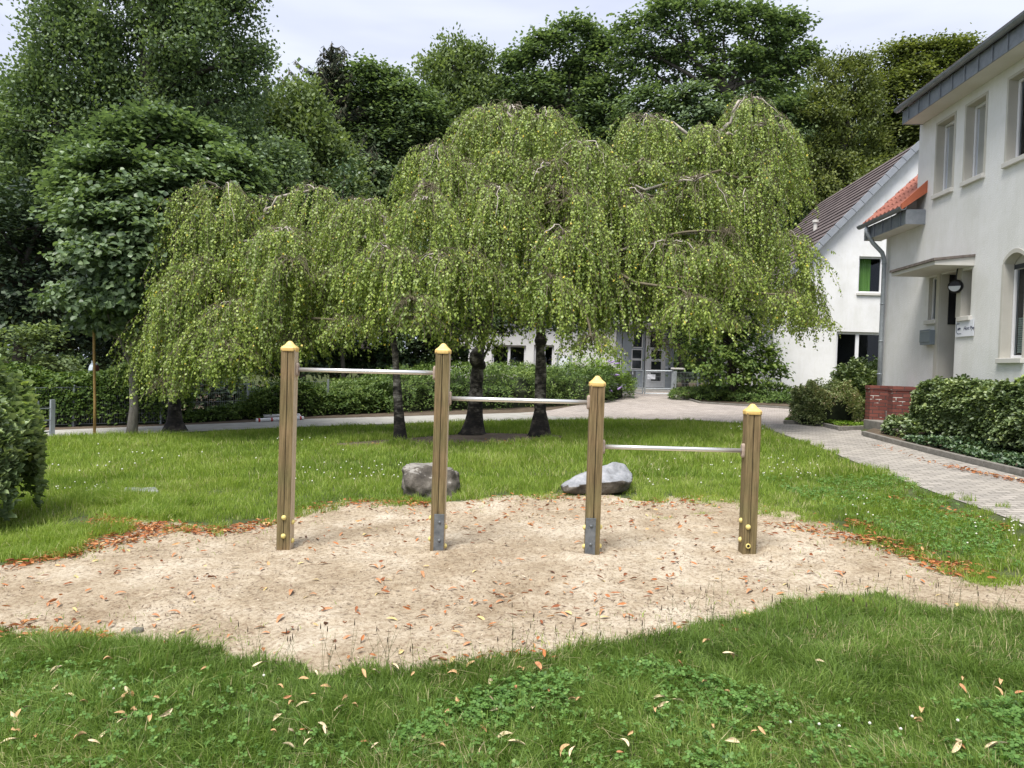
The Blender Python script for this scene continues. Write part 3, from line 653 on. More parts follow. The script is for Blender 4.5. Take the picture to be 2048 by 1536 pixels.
# ------------------------------------------------------------------ house on the right
F_ = FAC
uh = lambda px, py, o=0.: F_.hit(px, py, o)[0]
zh = lambda px, py, o=0.: F_.hit(px, py, o)[1]
U_far = uh(1768, 600); U_c = uh(1838, 300); U_near = 3.0
Z_top = zh(1838, 240); Z_ext = zh(1768, 455)
def hole(l, r, t, b):       # far jamb (px,py of its top), near jamb px, top and bottom
    u0 = uh(*l); return [uh(*r), u0, zh(*b), zh(*t)]
W1 = hole((1874, 300), (1907.5, 300), (1874, 252), (1872, 390))
W2_ = hole((1931, 300), (1969, 300), (1933, 216), (1927, 362))
W3 = hole((2016, 250), (2056, 250), (2019, 162), (2012, 326)); W2_[3] = W3[3] = W1[3]; W2_[2] = W3[2] = W1[2]
W4 = [W3[0]-2.6, W3[0]-1.8, W1[2], W1[3]]
AR = hole((2006, 600), (2050, 600), (2028, 505), (2000, 717))
AR2 = [AR[0]-2.7, AR[1]-2.7, AR[2], AR[3]]
DR = [uh(1911, 650), uh(1879, 650), .5, zh(1885, 549)]
S1 = hole((1857, 600), (1874.5, 600), (1860, 556), (1858, 641))
S2 = hole((1923, 600), (1942, 600), (1930, 541), (1930, 633))
holes = [W1, W2_, W3, W4, AR, AR2, DR, S1, S2]
house = thing('house', (*F_.p(U_c, 0, 0)[:2], gz(*F_.p(U_c, 0, 0)[:2])), 'pale grey rendered two-storey house with zinc eaves and canopied entrance, at the right edge', 'house')
mb = MB()
wall_strips(mb, F_, [U_near, U_c], -.2, lambda u: Z_top, holes)
wall_strips(mb, F_, [U_c, U_far], -.2, lambda u: Z_ext+.1, [h for h in holes if h[1] > U_c])
for h, d in ((W1, .14), (W2_, .14), (W3, .14), (W4, .14), (AR, .16), (AR2, .16), (DR, .62), (S1, .07), (S2, .2)): reveal(mb, F_, h, d)
D_ = 7.5
mb.quad(F_.p(U_c, 0, Z_ext), F_.p(U_c, -D_, Z_ext), F_.p(U_c, -D_, Z_top), F_.p(U_c, 0, Z_top))
mb.quad(F_.p(U_far, 0, -.2), F_.p(U_far, -3.4, -.2), F_.p(U_far, -3.4, Z_ext+.1+3.3), F_.p(U_far, 0, Z_ext+.1))
mb.quad(F_.p(U_far, -3.4, -.2), F_.p(U_c, -3.4, -.2), F_.p(U_c, -3.4, Z_ext+3.4), F_.p(U_far, -3.4, Z_ext+3.4))
mb.quad(F_.p(U_near, 0, -.2), F_.p(U_near, -D_, -.2), F_.p(U_near, -D_, Z_top), F_.p(U_near, 0, Z_top))
mb.quad(F_.p(U_near, -D_, -.2), F_.p(U_c, -D_, -.2), F_.p(U_c, -D_, Z_top), F_.p(U_near, -D_, Z_top))
# arched tops: spandrels between the arc and the square opening
for A in (AR, AR2):
    u0, u1, z0, z1 = A; n = 12; rise = .16; zs = z1-rise
    arc = [(u0+(u1-u0)*i/n, zs+rise*math.sin(math.pi*i/n)**.8) for i in range(n+1)]
    for (ua, za), (ub, zb) in zip(arc[:-1], arc[1:]):
        mb.quad(F_.p(ua, .001, za), F_.p(ub, .001, zb), F_.p(ub, .001, z1+.001), F_.p(ua, .001, z1+.001))
        mb.quad(F_.p(ua, .001, za), F_.p(ub, .001, zb), F_.p(ub, -.16, zb), F_.p(ua, -.16, za), 1)
wl = mb.build('wall', [M['render_grey'], M['trim_beige']], house)
def trim(h, arch=False, wd=.05, pr=.014, bottom=False):
    u0, u1, z0, z1 = h; mb = MB(); zt = z1-.16 if arch else z1
    mb.box(F_, u0-wd, u0-.001, .0015, pr, z0, zt); mb.box(F_, u1+.001, u1+wd, .0015, pr, z0, zt)
    if arch:
        n = 12
        for i in range(n):
            ua = u0-wd/2+(u1-u0+wd)*i/n; ub = u0-wd/2+(u1-u0+wd)*(i+1)/n
            za = zt+.16*math.sin(math.pi*i/n)**.8+.02; zb = zt+.16*math.sin(math.pi*(i+1)/n)**.8+.02
            mb.add([F_.p(ua, .0015, za-.03), F_.p(ub, .0015, zb-.03), F_.p(ub, .0015, zb+.04), F_.p(ua, .0015, za+.04), F_.p(ua, pr, za-.03), F_.p(ub, pr, zb-.03), F_.p(ub, pr, zb+.04), F_.p(ua, pr, za+.04)],
                   [(0, 1, 2, 3), (4, 5, 6, 7), (0, 1, 5, 4), (3, 2, 6, 7)])
    else: mb.box(F_, u0-wd, u1+wd, .0015, pr, z1+.001, z1+wd)
    mb.build('window_trim', M['trim_beige'], house)
for h in (W1, W2_, W3, W4): trim(h); window(F_, h, .14, house, curtain='curtain_grey', cover=(.35, 1.), name='window')
for h in (AR, AR2): trim(h, True); wo = window(F_, [h[0], h[1], h[2], h[3]-.2], .16, house, curtain='curtain_grey', tm=(), name='window', label='tall arched window with a half-drawn pale green blind')
bl = MB(); n = 16; zb0, zb1 = AR[2]+.1, AR[2]+.1+(AR[3]-AR[2])*.34
for i in range(n):
    z = zb0+(zb1-zb0)*i/n; bl.box(F_, AR[0]+.07, AR[1]-.07, -.235, -.228, z, z+(zb1-zb0)/n*.8)
bl.build('blind', M['blind'], house)
for h in (AR, AR2):
    sh = MB(); sh.box(F_, h[0]+.01, h[1]-.01, -.2, -.155, h[3]-.25, h[3]-.17); sh.build('roller_shutter_box', M['zinc_dark'], house)
    sh = MB(); sh.box(F_, h[0], h[1], -.24, -.17, h[3]-.195, h[3]+.02); sh.build('window_head', M['trim_beige'], house)
window(F_, S1, .07, house, name='small_window', fw=.03); window(F_, S2, .2, house, name='small_window', fw=.03)
# beige entrance surround + door
mb = MB(); mb.box(F_, DR[1]+.002, S1[0]-.002, .0015, .03, DR[2], DR[3]+.02); mb.box(F_, S2[1]+.002, DR[0]-.002, .0015, .012, S2[2], DR[3]+.02)
mb.build('door_surround', M['trim_beige'], house)
mb = MB(); mb.box(F_, DR[0]+.01, DR[1]-.01, -.66, -.60, DR[2], DR[3]-.01); dr = mb.build('door', M['door_grey'], house)
mb = MB(); mb.box(F_, DR[0]+.25, DR[1]-.25, -.60, -.59, DR[2]+1.7, DR[3]-.35); mb.build('pane', M['glass'], dr)
mb = MB(); mb.tube([F_.p(DR[0]+.12, -.56, 1.9), F_.p(DR[0]+.24, -.56, 1.9)], .012); mb.build('handle', M['galv'], dr)
# canopy
uN = uh(1949, 520); off = .5
for _ in range(40):
    p = F_.p(uN, off, zh(1949, 520)); off += (project(p)[0]-1870)/1500*10*.9
CO = off; zc1 = F_.hit(1870, 516, CO)[1]; zc0 = F_.hit(1870, 529, CO)[1]; uF = F_.hit(1783, 547, CO)[0]
mb = MB(); mb.prism(F_, [(0.002, zc0+.0), (CO, zc0), (CO, zc1-.05), (.002, zc1+.04)], uN, uF)
cn = mb.build('canopy', M['soffit'], house)
mb = MB(); mb.prism(F_, [(0.002, zc1+.042), (CO+.03, zc1-.048), (CO+.03, zc1), (.002, zc1+.085)], uN-.03, uF+.03); mb.build('canopy_roof', M['flat_roof'], cn)
# main eave: soffit box, zinc fascia with standing seams, gutter, roof
EO = .42
def eave(u0, u1, zb, zt, o_out, name):
    mb = MB(); mb.box(F_, u0, u1, .002, o_out-.02, zb, zb+.03); s = mb.build('soffit', M['soffit'], house)
    mb = MB(); mb.box(F_, u0, u1, o_out-.02, o_out, zb-.01, zt); mb.box(F_, u1, u1+.015, .0, o_out, zb-.01, zt); mb.box(F_, u0-.015, u0, .0, o_out, zb-.01, zt)
    u = u0+.2
    while u < u1: mb.box(F_, u, u+.022, o_out, o_out+.02, zb-.008, zt-.002); u += .42
    for o in (.12, .28): mb.box(F_, u1+.015, u1+.03, o, o+.02, zb-.008, zt-.002)
    mb.build('fascia', M['zinc'], house)
    mb = MB(); n = 8; prof = [(o_out+.075+.07*math.cos(math.pi+math.pi*i/n), zt+.06+.07*math.sin(math.pi+math.pi*i/n)) for i in range(n+1)]
    prof += [(o+(0), z) for o, z in [(o_out+.075+.06*math.cos(2*math.pi-math.pi*i/n), zt+.062+.06*math.sin(2*math.pi-math.pi*i/n)) for i in range(n+1)]]
    mb.prism(F_, prof, u0-.05, u1+.12)
    u = u0+.3
    while u < u1: mb.box(F_, u, u+.03, o_out+.0, o_out+.15, zt+.055, zt+.068); u += .84
    mb.build('gutter', M['zinc'], house)
zb = F_.hit(1805, 248, EO)[1]; zt = F_.hit(1803, 224, EO)[1]; u1 = F_.hit(1805, 248, EO)[0]
eave(U_near-.3, u1, zb, zt, EO, 'eave')
mb = MB(); mb.prism(F_, [(EO+.09, zt+.05), (-3.9, zt+1.6), (-3.9, zt+1.75), (EO+.09, zt+.12)], U_near-.4, u1+.1)
mb.prism(F_, [(-8.2, zt+.05), (-3.9, zt+1.6), (-3.9, zt+1.75), (-8.2, zt+.12)], U_near-.4, u1+.1); mb.build('roof', M['tile_dark'], house)
# low wing: eave box, gutter, orange tiles
zb2 = F_.hit(1835, 437, .40)[1]; zt2 = F_.hit(1812, 420, .40)[1]; un2 = F_.hit(1811, 430, .40)[0]
eave(un2, U_far+.25, zb2, zt2, .40, 'eave')
mb = MB(); sl = math.radians(44); n = 9; step = .33
for i in range(n):          # courses
    s0 = i*step; o0 = .47-s0*math.cos(sl); z0 = zt2+.07+s0*math.sin(sl); s1 = s0+step+.04; o1 = .47-s1*math.cos(sl); z1 = zt2+.07+s1*math.sin(sl)
    uu = un2-.02; m_ = int((U_far+.35-uu)/.2)
    for j in range(m_*4):
        ua = uu+j*.05; ub = ua+.05; ha = .028*math.sin(2*math.pi*(j/4.)); hb = .028*math.sin(2*math.pi*((j+1)/4.))
        mb.add([F_.p(ua, o0, z0+.045+ha), F_.p(ub, o0, z0+.045+hb), F_.p(ub, o1, z1+ha*0+.012+hb), F_.p(ua, o1, z1+.012+ha), F_.p(ua, o0, z0), F_.p(ub, o0, z0)], [(0, 1, 2, 3), (4, 5, 1, 0)])
rf = mb.build('tiled_roof', M['tile_orange'], house, smooth=False)
mb = MB(); mb.add([F_.p(un2-.04, .50, zt2+.00), F_.p(un2-.04, .50, zt2+.13), F_.p(un2-.04, -.05, zt2+.66), F_.p(un2-.04, -.05, zt2+.40), F_.p(un2+.02, .50, zt2+.0), F_.p(un2+.02, .50, zt2+.13), F_.p(un2+.02, -.05, zt2+.66), F_.p(un2+.02, -.05, zt2+.40)],
                  [(0, 1, 2, 3), (4, 5, 6, 7), (0, 1, 5, 4), (1, 2, 6, 5), (2, 3, 7, 6), (3, 0, 4, 7)]); mb.build('verge_tile', M['tile_verge'], rf)
mb = MB(); mb.box(F_, un2, U_c+.02, .0, .38, zb2+.03, zt2+.02); mb.build('roof_edge_box', M['zinc'], house)
# downpipe
g0 = F_.p(U_far-.05, .47, zt2-.02); zz = zb2
pts = [g0, g0-ZV*.12, F_.p(U_far-.1, .34, zz-.12), F_.p(U_far-.13, .14, zz-.34), F_.p(U_far-.13, .085, zz-.5), F_.p(U_far-.13, .085, 2.5), F_.p(U_far-.13, .085, .5)]
mb = MB(); mb.tube(pts, .048, 12)
for z in (zz-.6, 3.2, 2.35, 1.6, 1.05): mb.tube([F_.p(U_far-.13, .085, z), F_.p(U_far-.13, .085, z+.03)], .056, 12)
mb.build('downpipe', M['galv'], house, smooth=True)

# things on the facade
c = F_.p(uh(1921, 575), .0, 0); zl = zh(1921, 573)
lamp = thing('wall_lamp', (*c[:2], zl-.2), 'round black bulkhead lamp with half-covered glass beside the canopied door', 'lamp')
off = .1
for _ in range(30):
    p = F_.p(uh(1921, 575), off, zl); off += (project(p)[0]-1911)/1500*12
LO = off; lc = F_.p(uh(1921, 575), LO, zl); ax = norm(-DV*.75+NV*.65)
mb = MB(); mb.lathe(lc-ax*.07, [(.10, 0), (.125, .02), (.13, .07), (.125, .10), (.09, .125)], 24, ax); mb.tube([F_.p(uh(1921, 575), .0, zl), lc-ax*.03], .03, 8)
mb.tube([lc+ZV*.1, lc+ZV*.30+NV*-.02, F_.p(uh(1921, 575), .05, zl+.42)], .012, 6); mb.build('lamp_body', M['lamp_black'], lamp, smooth=False)
mb = MB(); e1 = norm(np.cross(ZV, ax)); n = 12; ring = [lc+ax*.058+e1*.10*math.cos(math.pi+math.pi*i/n)+ZV*(.10*math.sin(math.pi+math.pi*i/n)-.0) for i in range(n+1)]
mb.add(ring+[r+ax*.012 for r in ring], [tuple(range(n+1, 2*n+2))]+[(i, i+1, n+2+i, n+1+i) for i in range(n)]); mb.build('lamp_glass', M['lamp_glass'], lamp)
mb = MB(); ua, ub = uh(1873, 675), uh(1853, 675); z0, z1 = zh(1862, 690), zh(1862, 661)
mb.box(F_, ua, ub, .002, .13, z0, z1); mb.box(F_, ua-.004, ub+.004, .13, .14, z0+.05, z1+.01)
mailbox = mb.build('mailbox', M['mail_grey'], bevel=.006); tag(mailbox, 'small grey metal letter box on the wall left of the entrance', 'mailbox')
mb = MB(); mb.box(F_, ua+.03, ub-.03, .1405, .147, z1-.035, z1-.02); mb.build('letter_slot', M['galv'], mailbox)
ua, ub = uh(1949.5, 655), uh(1914, 655); z0, z1 = zh(1932, 673), zh(1932, 641)
mb = MB(); mb.box(F_, ua, ub, .016, .026, z0, z1); sign = mb.build('sign', M['paper']); tag(sign, 'white rectangular sign reading Hort Pye right of the entrance', 'sign')
def text(s, u, z, size, o, parent, matl, shear=.15, name='lettering', bold=.0):
    cu = bpy.data.curves.new(name, 'FONT'); cu.body = s; cu.size = size; cu.shear = shear; cu.offset = bold; cu.extrude = .001
    cu.materials.append(matl); ob = bpy.data.objects.new(name, cu); COL.objects.link(ob)
    mm = Matrix.Identity(4); X = -DV if o[0] == 'F' else -NV; Zn = np.cross(X, ZV)
    pos = (F_ if o[0] == 'F' else o[2]).p(u, o[1], z)
    tmp = ob; dg = bpy.context.evaluated_depsgraph_get(); dg.update(); me = bpy.data.meshes.new_from_object(ob.evaluated_get(dg)); bpy.data.objects.remove(ob); ob = bpy.data.objects.new(name, me); COL.objects.link(ob)
    for i in range(3): mm[i][0] = X[i]; mm[i][1] = ZV[i]; mm[i][2] = Zn[i]; mm[i][3] = pos[i]
    ob.parent = parent; ob.matrix_parent_inverse = Matrix.Translation(-(WL.get(parent.name) or Vector(parent.location))); ob.matrix_basis = mm; return ob
sw, shh = ub-ua, z1-z0
text('Hort Pye', ua+sw*.53, z0+shh*.40, shh*.31, ('F', .0275), sign, M['ink'], .2, 'lettering', .002)
text('ABB', ua+sw*.88, z0+shh*.42, shh*.20, ('F', .0275), sign, M['ink'], 0, 'lettering', .004)
mb = MB(); q = lambda a, b: F_.p(ua+sw*(1-a), .0285, z0+shh*b)
mb.tube([q(.06, .78), q(.09, .87), q(.12, .78), q(.15, .87), q(.19, .78), q(.22, .86)], .0035, 5)
mb.tube([q(.06, .78), q(.055, .5), q(.08, .27), q(.16, .2), q(.34, .2)], .0045, 5); mb.build('emblem', M['ink'], sign)

# brick cheek walls and steps in front of the entrance
EN = F_
def encl(px, py): g_ = gp(px, py); d = g_-F_.o; return float(np.dot(d, DV)), float(np.dot(d, NV))
uW, oW = encl(1738, 857); uN_ = 14.6
for _ in range(30): uN_ += (project(F_.p(uN_, oW, 1.1))[0]-1786)/1500*uN_*1.6
zt_w = at(1750, 771, F_.p(uW, oW, 0)[1])[2]
for (u_, lab, o_out) in ((uW, 'brick_wall', oW), (uN_, 'brick_wall', oW)):
    mb = MB(); mb.box(F_, u_, u_+.24, .02, o_out, .1, zt_w-.08); o = mb.build('brick_wall', M['brick'])
    tag(o, 'low red brick cheek wall on the far side of the entrance steps' if u_ == uW else 'low red brick cheek wall nearer the hedge, with patches of white mortar', 'wall', 'cheek walls of the entrance steps')
    mb = MB(); uu = u_-.012; mb.box(F_, uu, u_+.252, .02, o_out+.012, zt_w-.079, zt_w); mb.build('coping', M['brick'], o)
gst = gz(*F_.p(uW, oW, 0)[:2]); steps = thing('entrance_steps', F_.p(uW, oW, gst), 'grey concrete steps rising between the two brick cheek walls', 'steps')
for k, (dx, hh, un) in enumerate(((.12, .19, uN_-.05), (-.32, .38, uN_+.245), (-.64, .57, uN_+.245))):
    mb = MB(); mb.box(F_, un, uW-.003, .3, oW+dx, gst-.1 if k == 0 else gst+hh-.19+.002, gst+hh); mb.build('step', M['step'], steps, bevel=.008)

# ------------------------------------------------------------------ white gable house behind
o0 = at(1546, 700, 26.); GF = Fr((o0[0], o0[1], 0), -NV, -DV)
ap = GF.hit(1841, 287); uA, zA = ap; gs = math.tan(R_(47.5)); zE = zA-uA*gs
gable = thing('gable_house', GF.p(uA, 0, gz(*GF.p(uA, 0, 0)[:2])), 'white rendered gable house with a steep dark tiled roof behind the grey house', 'house')
gh = lambda l, r, t, b: [GF.hit(l, 600)[0], GF.hit(r, 600)[0], GF.hit((l+r)/2, b)[1], GF.hit((l+r)/2, t)[1]]
G1 = gh(1715, 1764, 513, 586); G2 = gh(1676, 1772, 664, 762)
mb = MB(); wall_strips(mb, GF, [0, uA, 2*uA], -.2, lambda u: zE+gs*min(u, 2*uA-u), [G1, G2])
reveal(mb, GF, G1, .10, mi=0); reveal(mb, GF, G2, .10, mi=0)
DG = 9.2
mb.quad(GF.p(0, 0, -.2), GF.p(0, -DG, -.2), GF.p(0, -DG, zE), GF.p(0, 0, zE)); mb.quad(GF.p(2*uA, 0, -.2), GF.p(2*uA, -DG, -.2), GF.p(2*uA, -DG, zE), GF.p(2*uA, 0, zE))
mb.add([GF.p(0, -DG, -.2), GF.p(2*uA, -DG, -.2), GF.p(2*uA, -DG, zE), GF.p(uA, -DG, zA), GF.p(0, -DG, zE)], [(0, 1, 2, 3, 4)])
mb.build('wall', M['render_white'], gable)
window(GF, G1, .10, gable, curtain='curtain_green', cover=(0, .62), fw=.06, label='upper window with a bright green curtain')
window(GF, G2, .10, gable, vm=(.46,), tm=(.22,), fw=.085)
mb = MB(); L_ = math.hypot(uA+.45, (uA+.45)*gs); nc = 24; cs, sn = math.cos(R_(47.5)), math.sin(R_(47.5))
for i in range(nc):
    for sgn in (1, -1):
        s0 = L_*i/nc; s1 = L_*(i+1)/nc+.03
        def P(s, h, o): u = -.45+s*cs-h*sn; z = zE-.45*gs+s*sn+h*cs; return GF.p(u if sgn > 0 else 2*uA-u, o, z)
        mb.add([P(s0, .02, .14), P(s1, .02, .14), P(s1, .075, .14), P(s0, .115, .14), P(s0, .02, -DG-.2), P(s1, .02, -DG-.2), P(s1, .075, -DG-.2), P(s0, .115, -DG-.2)],
               [(0, 1, 2, 3), (4, 5, 6, 7), (3, 2, 6, 7), (0, 3, 7, 4), (1, 2, 6, 5), (0, 1, 5, 4)])
rf = mb.build('roof', M['tile_dark'], gable)
mb = MB()
for i in range(int(nc*.8)):
    s0 = L_*i/(nc*.8)+.01; s1 = L_*(i+1)/(nc*.8)-.005
    for sgn in (1, -1):
        def P(s, h, o): u = -.45+s*cs-h*sn; z = zE-.45*gs+s*sn+h*cs; return GF.p(u if sgn > 0 else 2*uA-u, o, z)
        mb.add([P(s0, -.06, .145), P(s1, -.06, .145), P(s1, .13, .145), P(s0, .145, .145), P(s0, -.06, .26), P(s1, -.06, .26), P(s1, .13, .26), P(s0, .145, .26)],
               [(0, 1, 2, 3), (4, 5, 6, 7), (3, 2, 6, 7), (0, 3, 7, 4), (1, 2, 6, 5), (0, 1, 5, 4)])
mb.build('verge', M['verge_grey'], rf)
uv, ov = 2.35, -3.2; zv = zE+gs*uv
mb = MB(); mb.tube([GF.p(uv, ov, zv-.05), GF.p(uv, ov, zv+.42)], .075, 10); mb.tube([GF.p(uv, ov, zv+.42), GF.p(uv, ov, zv+.52)], .12, 10); mb.build('vent_pipe', M['soffit'], rf)

# ------------------------------------------------------------------ low building with the entrance behind the gate
o0 = at(1240, 775, 32.); CB = Fr((o0[0], o0[1], 0), -NV, -DV); zg = float(o0[2])
ch = lambda l, r, t, b: [CB.hit(l, 700)[0], CB.hit(r, 700)[0], CB.hit((l+r)/2, b)[1], CB.hit((l+r)/2, t)[1]]
low = thing('entrance_building', (*CB.p(0, 0, 0)[:2], zg), 'low white building with a grey glazed double entrance behind the gate', 'building')
E0 = ch(1232, 1331, 652, 775); E1 = ch(984, 1052, 690, 752); E2 = ch(1068, 1108, 690, 752)
E3 = ch(900, 940, 690, 752)
zW = CB.hit(1240, 628)[1]; uL, uR = CB.hit(875, 700)[0], CB.hit(1348, 700)[0]
mb = MB(); wall_strips(mb, CB, [uL, uR], 0, lambda u: zW, [E0, E1, E2, E3])
for h in (E0, E1, E2, E3): reveal(mb, CB, h, .12, mi=0)
mb.quad(CB.p(uR, 0, 0), CB.p(uR, -8, 0), CB.p(uR, -8, zW), CB.p(uR, 0, zW)); mb.quad(CB.p(uL, 0, 0), CB.p(uL, -8, 0), CB.p(uL, -8, zW), CB.p(uL, 0, zW)); mb.quad(CB.p(uL, -8, 0), CB.p(uR, -8, 0), CB.p(uR, -8, zW), CB.p(uL, -8, zW))
mb.build('wall', M['render_white'], low)
mb = MB(); mb.prism(CB, [(.5, zW-.02), (-4, zW+1.7), (-8.5, zW-.02), (-8.5, zW+.12), (-4, zW+1.9), (.5, zW+.12)], uL-.3, uR+.3); mb.build('roof', M['tile_dark'], low)
for h in (E1, E2, E3): window(CB, h, .12, low, vm=(.5,), tm=(.3,), fw=.08)
mb = MB(); mb.box(CB, E0[0]-.1, E0[1]+.3, .003, .9, E0[3]+.03, E0[3]+.17); mb.build('canopy', M['soffit'], low)
mb = MB(); mb.box(CB, E0[1]+.02, uR-.01, .003, .03, .5, E0[3]); mb.build('grey_panel', M['door_grey'], low)
ex = lambda px: CB.hit(px, 720)[0]; ez = lambda py: CB.hit(1280, py)[1]
def doorleaf(px0, px1, matl, panes, lab=None):
    mb = MB(); ds = -.10; a, b = ex(px0), ex(px1); z0, z1 = E0[2], E0[3]
    mb.box(CB, a+.01, b-.01, -.16, ds, z0+.02, z1-.01); d = mb.build('door', matl, low, bevel=.01, label=lab)
    for (p0, p1, t, bt) in panes:
        mb = MB(); mb.box(CB, ex(p0), ex(p1), ds+.0005, ds+.012, ez(bt), ez(t)); mb.build('pane', M['room_glass'], d)
        mb = MB(); A_, B_, C_, D2 = ex(p0), ex(p1), ez(bt), ez(t)
        mb.box(CB, A_-.04, A_, ds+.0005, ds+.03, C_-.04, D2+.04); mb.box(CB, B_, B_+.04, ds+.0005, ds+.03, C_-.04, D2+.04); mb.box(CB, A_, B_, ds+.0005, ds+.03, D2, D2+.04); mb.box(CB, A_, B_, ds+.0005, ds+.03, C_-.04, C_)
        mb.build('glazing_bar', M['white_plastic'], d)
    return d
M['room_glass'] = mat('room_glass', (.015, .018, .02), (.03, .035, .04), 2, .08, spec=.6)
doorleaf(1232.5, 1243.5, M['door_grey'], [(1234, 1241, 717, 738), (1234, 1241, 744, 770)])
d1 = doorleaf(1244, 1290, M['door_grey'], [(1265, 1283, 700, 717), (1265, 1283, 721, 737), (1266, 1308-25, 662, 694)])
doorleaf(1290.5, 1330.5, M['white_plastic'], [(1303, 1323, 700, 717), (1303, 1323, 722, 738), (1303, 1323, 744, 761), (1300, 1324, 662, 694)])
mb = MB(); mb.box(CB, ex(1255), ex(1273), -.098, -.08, ez(758), ez(742)); nb = mb.build('notice_panel', M['plate_steel'], d1)
mb = MB(); mb.box(CB, ex(1255), ex(1273), -.098, -.08, ez(762), ez(758.5)); mb.box(CB, ex(1266), ex(1268), -.0795, -.078, ez(749), ez(743)); mb.build('notice_strip', M['paper'], d1)
mb = MB(); mb.box(CB, E0[0]-.3, E0[1]+.35, .01, 1.6, zg-.3, zg-.02); mb.build('door_step', M['concrete'], low, bevel=.01)
mb = MB(); mb.box(CB, ex(1331.5), ex(1336), .031, .045, ez(716), ez(706)); mb.box(CB, ex(1331), ex(1336), .031, .045, ez(735), ez(731)); mb.build('wall_notice', M['paper'], low)

# ------------------------------------------------------------------ gate, fences, notice board
def base_fr(px, py):
    g_ = gp(px, py); return Fr((g_[0], g_[1], 0), -NV, -DV)
def mesh_panel(mb, a, b, z0a, z0b, h, dv=.05, t=.0035):
    a = np.array(a[:2]); b = np.array(b[:2]); L_ = np.linalg.norm(b-a); d = (b-a)/L_; fr = Fr((a[0], a[1], 0), (d[0], d[1], 0), (-d[1], d[0], 0)); n = int(L_/dv)
    for i in range(1, n):
        u = L_*i/n; zb = z0a+(z0b-z0a)*i/n; mb.box(fr, u-t/2, u+t/2, -t/2, t/2, zb, zb+h)
    k = max(2, int(round(h/.2)))
    for j in range(k+1):
        z = h*j/k; A_, B_ = z0a+z, z0b+z
        for o in (-.008, .005):
            mb.add([fr.p(u, o+s*.003, zz+r*.006) for u, zz in ((0, A_), (L_, B_)) for s in (0, 1) for r in (0, 1)], [(0, 1, 3, 2), (4, 5, 7, 6), (0, 1, 5, 4), (2, 3, 7, 6), (0, 2, 6, 4), (1, 3, 7, 5)])
def post(mb, p, h, w_=.03, zb=None):
    z = gz(p[0], p[1]) if zb is None else zb; mb.box(Fr((p[0], p[1], 0), DV, NV), -w_, w_, -w_*.7, w_*.7, z-.1, z+h)
def wire_fence(pts, h, label, parent_name='wire_fence'):
    g_ = thing(parent_name, (*pts[0], gz(*pts[0])), label, 'fence')
    for p in pts: mb = MB(); post(mb, p, h+.05); mb.build('post', M['galv'], g_)
    for a, b in zip(pts[:-1], pts[1:]): mb = MB(); mesh_panel(mb, a, b, gz(*a)+.05, gz(*b)+.05, h-.05); mb.build('mesh_panel', M['galv'], g_)
    return g_
fp = [gp(px, py)[:2] for px, py in ((-60, 860), (148, 853), (322, 848), (495, 838), (655, 829))]
wire_fence(fp, .88, 'long grey wire fence along the back of the lawn on the left, overgrown with ivy')
g0 = gp(1350, 793)[:2]; g1 = gp(1440, 794)[:2]
wire_fence([g0, g0+(g1-g0)*.5, g1], .88, 'short grey wire fence between the gate and the ivy-clad tree')
a = at(985, 770, 26.)[:2]; b = at(1112, 770, 26.)[:2]
wire_fence([a, (a+b)/2, b], .95, 'grey wire fence behind the cotoneaster bank, left of the notice board')
# double gate
gt = thing('gate', gp(1286, 790), 'low grey double-leaf wire gate across the forecourt, in front of the glazed entrance', 'gate')
pL, pM, pR = gp(1222, 788)[:2], gp(1286.5, 791)[:2], gp(1345, 792)[:2]; GH = .92
for p in (pL, pR): mb = MB(); post(mb, p, GH+.05, .045); mb.build('post', M['galv'], gt)
for a, b in ((pL, pM), (pM, pR)):
    a = np.array(a); b = np.array(b); d = (b-a)/np.linalg.norm(b-a); a = a+d*.05; b = b-d*.035; za, zb_ = gz(*a), gz(*b); mb = MB()
    for z in (.08, GH): mb.tube([(a[0], a[1], za+z), (b[0], b[1], zb_+z)], .02, 6)
    for q, z in ((a, za), (b, zb_)): mb.tube([(q[0], q[1], z+.06), (q[0], q[1], z+GH+.02)], .026, 6)
    mb.tube([(a[0], a[1], za+.26), (b[0], b[1], zb_+.26)], .012, 6)
    lf = mb.build('gate_leaf', M['galv'], gt); mb = MB(); mesh_panel(mb, a, b, za+.1, zb_+.1, GH-.12); mb.build('mesh_panel', M['galv'], lf)
mb = MB(); fr = Fr((pM[0], pM[1], 0), -NV, -DV); zq = gz(*pM); mb.box(fr, .12, .42, .03, .04, zq+.62, zq+.80); mb.build('gate_sign', M['paper'], gt)
mb = MB(); fr = Fr((pR[0], pR[1], 0), -NV, -DV); zq = gz(*pR); mb.box(fr, .0, .12, -.02, .06, zq+.45, zq+.9); mb.build('lock_box', M['galv'], gt, bevel=.01)
mb = MB(); mb.box(fr, -.1, .40, .04, .09, zq+GH+.06, zq+GH+.12); mb.build('top_rail', M['soffit'], gt, bevel=.01)
# notice board
na = at(1114, 756, 25.5); fr = Fr((na[0], na[1], 0), -NV, -DV); z0 = gz(na[0], na[1])
bd = thing('notice_board', (na[0], na[1], z0), 'white notice board on two grey posts standing behind the cotoneaster bank', 'sign')
zt_, zb_ = fr.hit(1127, 713)[1], fr.hit(1127, 751)[1]; wq = fr.hit(1141, 730)[0]
for u in (0, wq): mb = MB(); mb.tube([fr.p(u, 0, z0), fr.p(u, 0, zt_+.1)], .035, 8); mb.build('post', M['galv'], bd)
mb = MB(); mb.box(fr, .05, wq-.05, -.02, .02, zb_, zt_); mb.build('board', M['paper'], bd)
